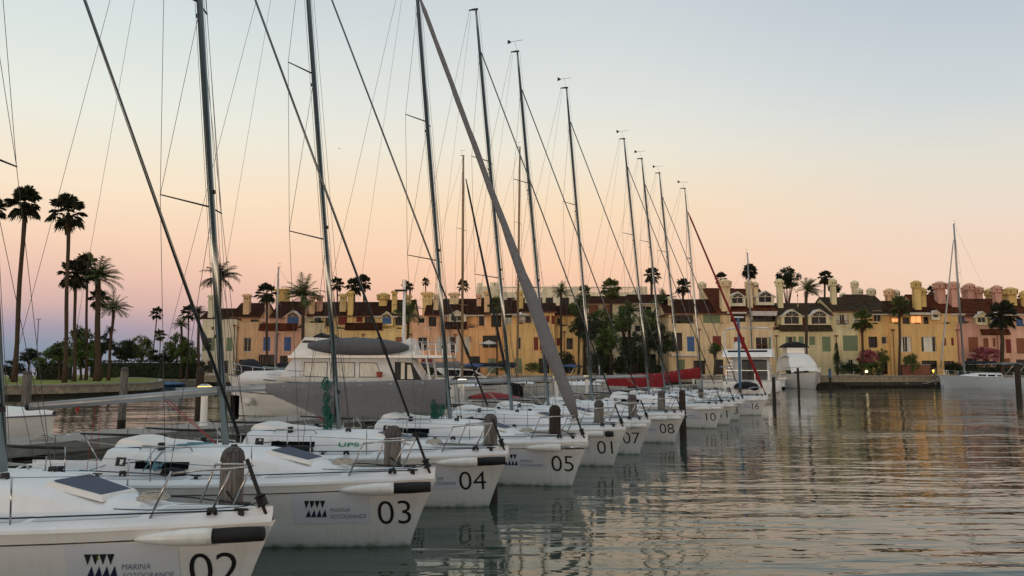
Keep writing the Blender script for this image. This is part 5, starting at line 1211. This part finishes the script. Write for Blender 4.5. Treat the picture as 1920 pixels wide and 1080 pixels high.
# block with the balustrade behind
def backblock():
    Y = 150; o = empty('apartment_block', (at(1020,600,Y).x, Y, GZ)); tag(o, 'long cream block with roof balustrade rising behind the golden corner house', 'building')
    x0, x1 = at(893,600,Y).x, at(1215,600,Y).x; zt = at(960, 548, Y).z; mb = MB()
    mb.box(x0, x1, Y, Y+12, GZ, zt); mb.build('wall', 'st_pale', o)
    z2 = at(960, 537, Y).z
    for a, b in ((893,930),(985,1000),(1020,1040),(1075,1085),(1140,1158),(1200,1215)): MB().box(at(a,600,Y).x, at(b,600,Y).x, Y+.1, Y+9, zt+.002, z2).build('parapet_block', 'st_pale', o)
    MB().box(x0, x1, Y+.15, Y+.4, z2-.25, z2-.05).build('top_rail', 'st_pale', o)
    mb = MB(); n = 110
    for i in range(n): x = x0+(x1-x0)*i/n; mb.box(x, x+.12, Y+.2, Y+.35, zt+.002, z2-.25)
    bl = mb.build('balustrade', 'st_pale', o)
    for k, px in enumerate((905, 925, 958, 977, 1010, 1030, 1060, 1120, 1160, 1190)):
        a = at(px, 558, Y); MB().box(a.x-.7, a.x+.7, Y-.03, Y-.005, a.z-1.6, a.z).build('window', 'window', o)
    for px, t in ((900,531),(924,530),(932,530),(977,534),(1050,532),(1150,531)):
        a = at(px, t, Y+6); MB().box(a.x-.5, a.x+.5, Y+5.5, Y+6.5, z2-.8, a.z).build('chimney', 'st_pale', o)
    inv = Matrix.Translation(-o.location)
    for ch in o.children: ch.matrix_parent_inverse = inv
backblock()
# ------------------------------------------------------------------ trees and plants
def tree(label, name, cat, px, py, rpx, Y, kind, m, gz, group, tw=.22, lean=0, rz=None, sc=(1,1,1), base_px=None):
    c = at(px, py, Y); r = rpx*Y/F; bx = at(base_px if base_px else px, 690, Y).x
    o = empty(name, (bx, Y, gz)); tag(o, label, cat, group)
    cx = c.x-bx; h = c.z-gz
    if kind != 'bush0' or h > 1.5:
        n = 9; pts = [(cx*(i/n)**1.5, .1*math.sin(i), h*i/n*1.0-.1) for i in range(n)]+[(cx, 0, h-.05)]
        k = 'palm' if kind[:2] in ('fa','fe','wi','ro') else 'tree'
        if kind == 'fan2': tw *= .7
        rad = [tw*(1.35-.5*min(1, i/2)) * (1 if k == 'palm' else 1-.6*i/n) *(1+.05*math.sin(i*5)) for i in range(n+1)]
        MB().tube(pts, rad, 8).build('trunk', 'trunk', o, smooth=True)
        if k == 'tree':
            mb = MB(); rnd = random.Random(int(px*7+py))
            for i in range(6):
                a = rnd.uniform(0, 6.28); e = Vector((cx+math.cos(a)*r*.6*sc[0], math.sin(a)*r*.6, h+rnd.uniform(-.2,.5)*r)); mb.tube([(cx*.6, 0, h*.62), e.lerp(Vector((cx, 0, h*.7)), .5), e], [tw*.5, tw*.3, tw*.1], 5)
            mb.build('limbs', 'trunk', o)
    me, sk = crown_mesh(kind, m)
    q = link('crown' if 'bush' not in kind else 'foliage', me, o); q.location = (cx, 0, h); q.scale = (r*sc[0], r*sc[1], r*sc[2]); q.rotation_euler = (0, 0, (px*1.7) % 6.28 if rz is None else rz)
    if sk: q2 = link('dead_frond_skirt', sk, o); q2.location = (cx, 0, h); q2.scale = (r, r, r)
    return o
def palm(label, px, py, r, Y, kind='fan0', m='palmdark', gz=1.5, tw=.2, **k): return tree(label, 'palm_tree', 'palm tree', px, py, r, Y, kind, m, gz, 'palm trees', tw, **k)
palm('tall dark fan palm, leftmost of the pair towering over the headland', 47, 378, 40, 84, 'fan0', gz=1.1, tw=.26, base_px=28)
palm('tall fan palm with shaggy crown, right of the pair towering over the headland', 128, 398, 44, 82, 'fan1', gz=1.1, tw=.22, base_px=122)
palm('palm whose fronds just enter the photo at the left edge', -8, 392, 26, 90, 'fan1', gz=1.1)
palm('dark fan palm in the headland cluster, close right of the shaggy pair', 140, 512, 36, 88, 'fan0', gz=1.1, tw=.2)
palm('thick trunked dark palm at the middle of the headland cluster', 183, 522, 50, 90, 'feather0', 'palmgreen', gz=1.1, tw=.36)
palm('feathery palm leaning right at the right of the headland cluster', 213, 580, 34, 96, 'feather0', 'palmgreen', gz=1.1, tw=.2, base_px=204)
palm('shaggy fan palm at the back of the headland cluster, between its two dark crowns', 162, 495, 26, 97, 'fan1', gz=1.1, tw=.18)
palm('slim small palm low inside the headland cluster', 186, 560, 24, 99, 'fan2', gz=1.1, tw=.14)
palm('small leaning palm alone above the hedge, taller of the two', 294, 587, 15, 132, 'fan2', gz=1, tw=.16, base_px=286)
palm('smallest pale palm above the hedge, beside the small leaning palm', 300, 628, 14, 134, 'fan2', 'palmgreen', gz=1, tw=.14)
palm('tiny palm beyond the hedge at the foot of the headland cluster', 206, 620, 12, 128, 'feather1', gz=1, tw=.14)
palm('dark palm left of the cream end house', 353, 586, 19, 124, 'fan2', gz=1, tw=.2)
palm('pale feathery palm beside the dark palm left of the end house', 340, 610, 19, 122, 'feather0', 'palmgreen', gz=1, tw=.2)
palm('palm with grey trunk standing close before the cream end house', 372, 588, 20, 110, 'feather1', gz=1.5, tw=.24)
palm('large arching feather palm above the end house, behind the mast of boat 03', 412, 522, 42, 130, 'feather1', tw=.3)
palm('fan palm with brown skirt before the pink house with blue shutters', 500, 549, 24, 113, 'fan0', tw=.2)
palm('broad feather palm beside the yellow chimney left of the mast of boat 04', 568, 556, 44, 115, 'feather0', 'palmgreen', tw=.28)
palm('palm just right of the mast of boat 04', 632, 532, 17, 140, 'fan2', tw=.2)
palm('large dark fan palm pair crown right of the mast of boat 04', 664, 536, 22, 136, 'fan0', tw=.2)
palm('second crown of the dark palms right of the mast of boat 04', 682, 530, 20, 138, 'fan1', tw=.2)
palm('small distant palm just right of the signal mast', 762, 534, 11, 190, 'fan2', tw=.2)
palm('smaller distant palm beside the one near the signal mast', 769, 538, 9, 195, 'fan1', tw=.2)
palm('small distant palm left of the mast of boat 05', 798, 528, 10, 180, 'fan2', tw=.2)
palm('distant palm between the mast of boat 05 and the sloping grey sock', 868, 535, 15, 160, 'fan2', tw=.2)
palm('drooping olive palm in front of the yellow house', 765, 590, 34, 111, 'feather1', 'palmgreen', tw=.25)
palm('reddish green palm before the orange house', 932, 572, 20, 112, 'fan2', 'palmgreen', tw=.2)
palm('curved feather palm above the golden wing', 1052, 548, 22, 118, 'feather0', 'palmgreen', tw=.2)
palm('pale green palm left of the mast of boat 08', 1096, 548, 17, 124, 'fan1', 'palmgreen', tw=.2)
palm('shaggy fan palm above the centre trees', 1146, 540, 24, 120, 'fan0', 'palmgreen', tw=.26)
palm('tall dark fan palm behind the masts of boats 10 and 11', 1222, 515, 19, 135, 'fan0', tw=.25)
palm('broad feather palm spreading below the masts of boats 10 and 11', 1246, 568, 30, 118, 'feather0', 'palmgreen', tw=.28)
palm('weeping feather palm among the centre trees', 1180, 586, 30, 116, 'feather1', 'palmgreen', tw=.28)
palm('dark palm right of the mast of boat 11', 1281, 537, 19, 138, 'fan1', tw=.22)
palm('small dark palm peeping over the roof below the red sock', 1341, 553, 11, 145, 'fan2', tw=.2)
palm('dark palm crown behind the red sloping sock and a chimney', 1352, 522, 15, 142, 'fan1', tw=.2)
palm('round dense dark palm standing high over the twin chimneys', 1406, 508, 17, 140, 'round0', tw=.25)
palm('dark palm over the cream houses, right of the windblown palm', 1547, 520, 17, 142, 'fan0', tw=.22)
palm('windblown palm in front of the long cream house', 1512, 545, 30, 107.2, 'windy', 'palmgreen', tw=.24, rz=0, gz=1.6)
palm('small dark palm by the wall left of the moored motorboat', 1492, 656, 12, 109, 'fan2', 'palmdark', tw=.14)
palm('fan palm in front of the pale cream and gold houses', 1617, 600, 25, 108.6, 'fan1', 'palmgreen', tw=.2, gz=1.5)
palm('fan palm rising before the attic windows that mirror the sunset', 1687, 574, 24, 108.5, 'fan1', 'palmgreen', tw=.2, gz=1.5)
palm('large lush fan palm at the right before the pink houses', 1879, 588, 33, 108.4, 'fan0', 'palmdark', tw=.3, gz=1.5)
palm('dark palm behind the golden chimneys on the right', 1747, 545, 12, 146, 'fan2', tw=.2)
palm('dark palm crown by the right edge', 1917, 560, 12, 140, 'fan1', tw=.2)
def leafy(label, px, py, r, Y, kind='leaf0', m='leafdark', gz=1.5, tw=.25, sc=(1,1,1), nm='tree', cat='tree', grp='broadleaf trees'): return tree(label, nm, cat, px, py, r, Y, kind, m, gz, grp, tw, sc=sc)
leafy('large dark rounded tree behind the roofs left of the windblown palm', 1476, 525, 24, 150, 'leaf0', sc=(1.15,1,1))
leafy('low dark tree behind the roofs right of the windblown palm', 1565, 540, 15, 155, 'leaf2', 'leafdark', sc=(1.3,1,.8))
for i, (px, py, r, Y, kd, m_, lb) in enumerate((
  (1128, 600, 22, 114, 'leaf1', 'leafgreen', 'green tree between the masts of boats 08 and 10'), (1098, 618, 30, 112, 'leaf0', 'leafdark', 'dark broad tree left of the mast of boat 08'), (1085, 575, 20, 118, 'leaf1', 'leafgreen', 'green tree above the golden wing'),
  (1140, 640, 30, 111, 'leaf1', 'leafgreen', 'dark dense tree right of the mast of boat 08'), (1190, 655, 34, 110, 'leaf2', 'leafdark', 'dark low tree behind the mast of boat 10'),
  (1235, 640, 32, 110, 'leaf0', 'leafdark', 'dark tree before the peach house edge'), (1170, 600, 24, 113, 'leaf2', 'leafgreen', 'green tree in the middle of the centre trees'),
  (1215, 600, 20, 113, 'leaf1', 'leafgreen', 'upper dark tree behind the masts of boats 10 and 11'), (1120, 678, 26, 110, 'leaf2', 'leafdark', 'lowest dark tree by the water behind boat 08'), (1060, 680, 22, 111, 'leaf1', 'leafdark', 'dark tree under the golden wing'),
  (1165, 690, 22, 109.3, 'leaf0', 'leafdark', 'dark bushy tree by the water behind boat 07'), (1220, 692, 22, 109.3, 'leaf1', 'leafdark', 'dark bushy tree by the water behind boat 11'), (1340, 655, 12, 110, 'leaf0', 'leafgreen', 'small green tree beside the mast of boat 16'))):
    leafy(lb, px, py, r, Y, kd, m_, tw=.2)
for i, (px, py, r, Y, kd, m_, sc, lb) in enumerate((
  (112, 664, 24, 100, 'leaf0', 'leafgreen', (1.1,1,.9), 'round green tree between the two tallest palm trunks and the cluster'), (332, 650, 22, 125, 'leaf1', 'leafgreen', (1,1,1.2), 'green tree above the hedge below the pale feathery palm'), (20, 690, 24, 104, 'leaf2', 'leafdark', (1,1,.8), 'dark shrub tree at the left edge of the headland'), (55, 668, 18, 106, 'leaf0', 'leafdark', (1.1,1,.8), 'small dark tree with flat crown at far left'), (92, 680, 26, 103, 'leaf1', 'leafgreen', (1.1,1,1), 'round green tree on the headland behind the palm trunks'),
  (152, 660, 36, 98, 'leaf0', 'leafgreen', (1,1,1.25), 'large bushy green tree on the headland below the palm cluster'), (190, 645, 22, 104, 'leaf2', 'leafdark', (1.1,1,1), 'dark tree right of the bushy headland tree'),
  (235, 660, 22, 126, 'leaf0', 'leafdark', (1.2,1,1), 'dark tree above the hedge at centre left'), (266, 655, 22, 128, 'leaf1', 'leafolive', (1.1,1,1.2), 'sparse olive tree above the hedge'), (305, 668, 18, 127, 'leaf2', 'leafdark', (1.4,1,.9), 'low dark tree above the hedge near the small palms'),
  (352, 665, 22, 122, 'leaf0', 'leafgreen', (1,1,1.2), 'green tree left of the cream end house'), (378, 690, 14, 112, 'leaf1', 'leafdark', (1,1,1), 'dark bush at the foot of the cream end house'))):
    leafy(lb, px, py, r, Y, kd, m_, gz=1.1 if Y < 110 else 1.0, tw=.2, sc=sc)
def plant(label, px, py, r, Y, m, sc=(1,1,1), name='shrub', kind='bush0', gz=1.5, cat='shrub'): return tree(label, name, cat, px, py, r, Y, kind, m, gz, 'shrubs and hedges', .08, sc=sc)
plant('bushy oleander with faded pink flowers beside the fan palm', 1628, 672, 20, 109, 'flower', (1,1,.9), 'oleander')
plant('green shrub beneath the faded oleander', 1632, 692, 24, 108.7, 'leafgreen', (1.2,1,.7))
plant('leafy young tree beside the gold house window', 1655, 668, 13, 109.5, 'leafolive', (.9,1,1.2), 'shrub', 'leaf2')
plant('bright green climbing shrub on the golden yellow house', 1708, 684, 17, 109.2, 'leafolive', (.85,1,1.3))
plant('pink flowering oleander below the lush palm on the right', 1850, 666, 22, 109.2, 'flower', (1.25,1,.75), 'oleander')
plant('tall narrow dark cypress left of the green arched shutter', 1569, 672, 34, 109, 'leafdark', (.22,.3,1.0), 'cypress', 'cone', cat='cypress')
plant('dark shrub right of the cypress', 1596, 692, 16, 108.8, 'leafdark', (1.4,1,.8))
plant('low dark shrub left of the moored motorboat', 1487, 694, 14, 108.8, 'leafdark', (1,1,1))
plant('green shrub below the yellow house behind boat 05', 945, 688, 16, 110, 'leafgreen', (1.2,1,.8))
plant('bright yellow green hedge below the golden corner house', 1000, 690, 16, 110, 'leafolive', (1.8,1,.7))
plant('dark shrub under the pale pink house', 1790, 690, 12, 109.3, 'leafdark', (1.2,1,.9))
def hedge(label, x0, x1, yt, Y, gz, m='leafdark'):
    a, b = at(x0,690,Y).x, at(x1,690,Y).x; h = at(960,yt,Y).z-gz; o = empty('hedge', ((a+b)/2, Y, gz)); tag(o, label, 'hedge', 'shrubs and hedges'); rnd = random.Random(x0)
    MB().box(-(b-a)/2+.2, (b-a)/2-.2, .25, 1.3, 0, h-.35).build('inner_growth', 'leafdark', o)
    mb = MB()
    for i in range(int((b-a)*h*42)):
        x = rnd.uniform(-(b-a)/2, (b-a)/2); z = rnd.uniform(0, h); y = rnd.uniform(-.15,.25) if rnd.random() < .7 else rnd.uniform(0, 1.5)
        if y > .3: z = h-rnd.uniform(0, .3)
        z += rnd.uniform(-.05,.12); a_ = Vector((rnd.uniform(-1,1), rnd.uniform(-1,1), rnd.uniform(-1,1))).normalized(); b_ = a_.cross(Vector((rnd.uniform(-1,1), rnd.uniform(-1,1), rnd.uniform(-1,1)))).normalized(); q = Vector((x,y,z)); s_ = rnd.uniform(.1,.22)
        mb.add([q-a_*s_, q+b_*s_*.5, q+a_*s_, q-b_*s_*.5], [(0,1,2,3)])
    mb.build('leaves', m, o)
hedge('long clipped dark hedge along the far bank at the left', 165, 375, 676, 122.5, .95)
hedge('dark clipped hedge on the headland behind the tall palm trunks', 64, 128, 682, 101, 1.12)
hedge('dark hedge on the quay left of the large white motor yacht', 440, 560, 684, 109.5, 1.5)
hedge('dark hedge on the quay behind the aft deck of the large motor yacht', 780, 880, 684, 109.5, 1.5)
hedge('dark hedge in front of the pink houses at the right edge', 1800, 1990, 684, 109.2, 1.5)
# shrubby cover in front of the centre houses, small things on the quay
p = at(1716, 698, 108.9); mb = MB(); mb.box(-1.9,1.9,0,.5,0,1.5); o = empty('planter_wall', (p.x+.3, 109.1, 1.5)); tag(o, 'low brick wall by the doors of the golden yellow house', 'low wall'); mb.build('brick_face', 'brick', o); MB().box(-1.95,1.95,-.05,.55,1.5,1.6).build('wall_top', 'concrete', o)
p = at(1624, 696, 108); o = empty('garden_lamp', (p.x, 107.9, 1.62)); tag(o, 'small bright garden lamp on the quay below the oleander', 'lamp'); MB().lathe([(.05,0),(.04,.35)], (0,0,0), 8).build('stem', 'black', o); MB().lathe([(.05,.35),(.16,.42),(.18,.58),(.08,.7)], (0,0,0), 10).build('lamp_globe', 'lampwhite', o)
def parasol(label, px, py, r, Y, m, gz):
    c = at(px, py, Y); rr = r*Y/F; o = empty('parasol', (c.x, Y, gz)); tag(o, label, 'parasol'); MB().tube([(0,0,0),(0,0,c.z-gz+.4)], .03, 6).build('pole', 'frame', o)
    z = c.z-gz; mb = MB(); n = 12; mb.add([(0,0,z+.55)]+[(rr*math.cos(6.283*k/n), rr*math.sin(6.283*k/n), z-.1*(k % 2)) for k in range(n)], [(0,k+1,(k+1) % n+1) for k in range(n)]); mb.build('canopy', m, o)
parasol('sagging beige parasol before the orange tinted house', 917, 645, 21, 116.5, 'awning', 1.5)
parasol('small white parasol on the terrace of the golden corner house', 976, 592, 12, 117.2, 'white', at(960,612,117).z)
# lamp post / far mast, mooring lines
p = at(70, 640, 170); o = empty('street_lamp', (p.x, 170, 1)); tag(o, 'thin distant street lamp between the two tallest palms', 'street lamp'); MB().tube([(0,0,0),(0,0,at(70,598,170).z-1)], .1, 6).build('post', 'wire', o); MB().box(-.5,.5,-.1,.1,at(70,598,170).z-1.1,at(70,598,170).z-.95).build('lamp_head', 'wire', o)
def line(label, a, b, sag, r=.012, m='ropeblack'):
    tag(rope([a, b], r, 'mooring_line', m, None, sag, 16), label, 'rope', 'mooring lines')
def lb(num, l): return BW[num][2](l)
for i, (n_, px, py, z) in enumerate((('02', 435, 842, 1.2), ('03', 736, 801, 1.2), ('04', 920, 778, 1.2), ('05', 1040, 762, 1.25), ('01', 1122, 752, 1.2), ('07', 1187, 741, 1.2), ('08', 1239, 734, 1.25))):
    q = atz(px, py, 1.66); line('mooring line from the bow of boat %s to the pile behind its pulpit' % n_, lb(n_, (-.4, .1, 1.12)), Vector((q.x, q.y-.13, z)), .05)
for n_ in ('03', '04', '05', '01', '07', '08'):
    a = lb(n_, (-L+.1, -.8, .86)); best = min(((ponp(t*.25, .1, .5)-a).length, t*.25) for t in range(-60, 300)); line('slack stern line from boat %s to the pontoon' % n_, a, ponp(best[1], .1, .5), .25, .014, 'ropewhite')
a = at(1740, 704, 107.4); line('heavy slack mooring line from the quay to the bow of the blue grey yacht', Vector((at(1700,722,107).x, 107.2, .6)), Vector((at(1770,704,103).x, 103.4, 1.5)), .5, .05, 'ropewhite')
# gull high over the boats
p = at(636, 279, 60); mb = MB(); mb.add([(-.02,0,0),(.30,.05,.22),(.1,.1,.02),(-.30,.05,.20),(-.1,.1,.02),(.0,.22,-.03),(0,-.14,0),(.03,0,.05),(-.03,0,.05)], [(6,7,8),(7,1,2),(8,3,4),(7,5,8),(6,5,7),(6,8,5)]); o = mb.build('gull', 'greydark'); o.location = p; o.scale = (.45, .45, .45); tag(o, 'small gull flying between the masts of boats 04 and 05', 'bird')
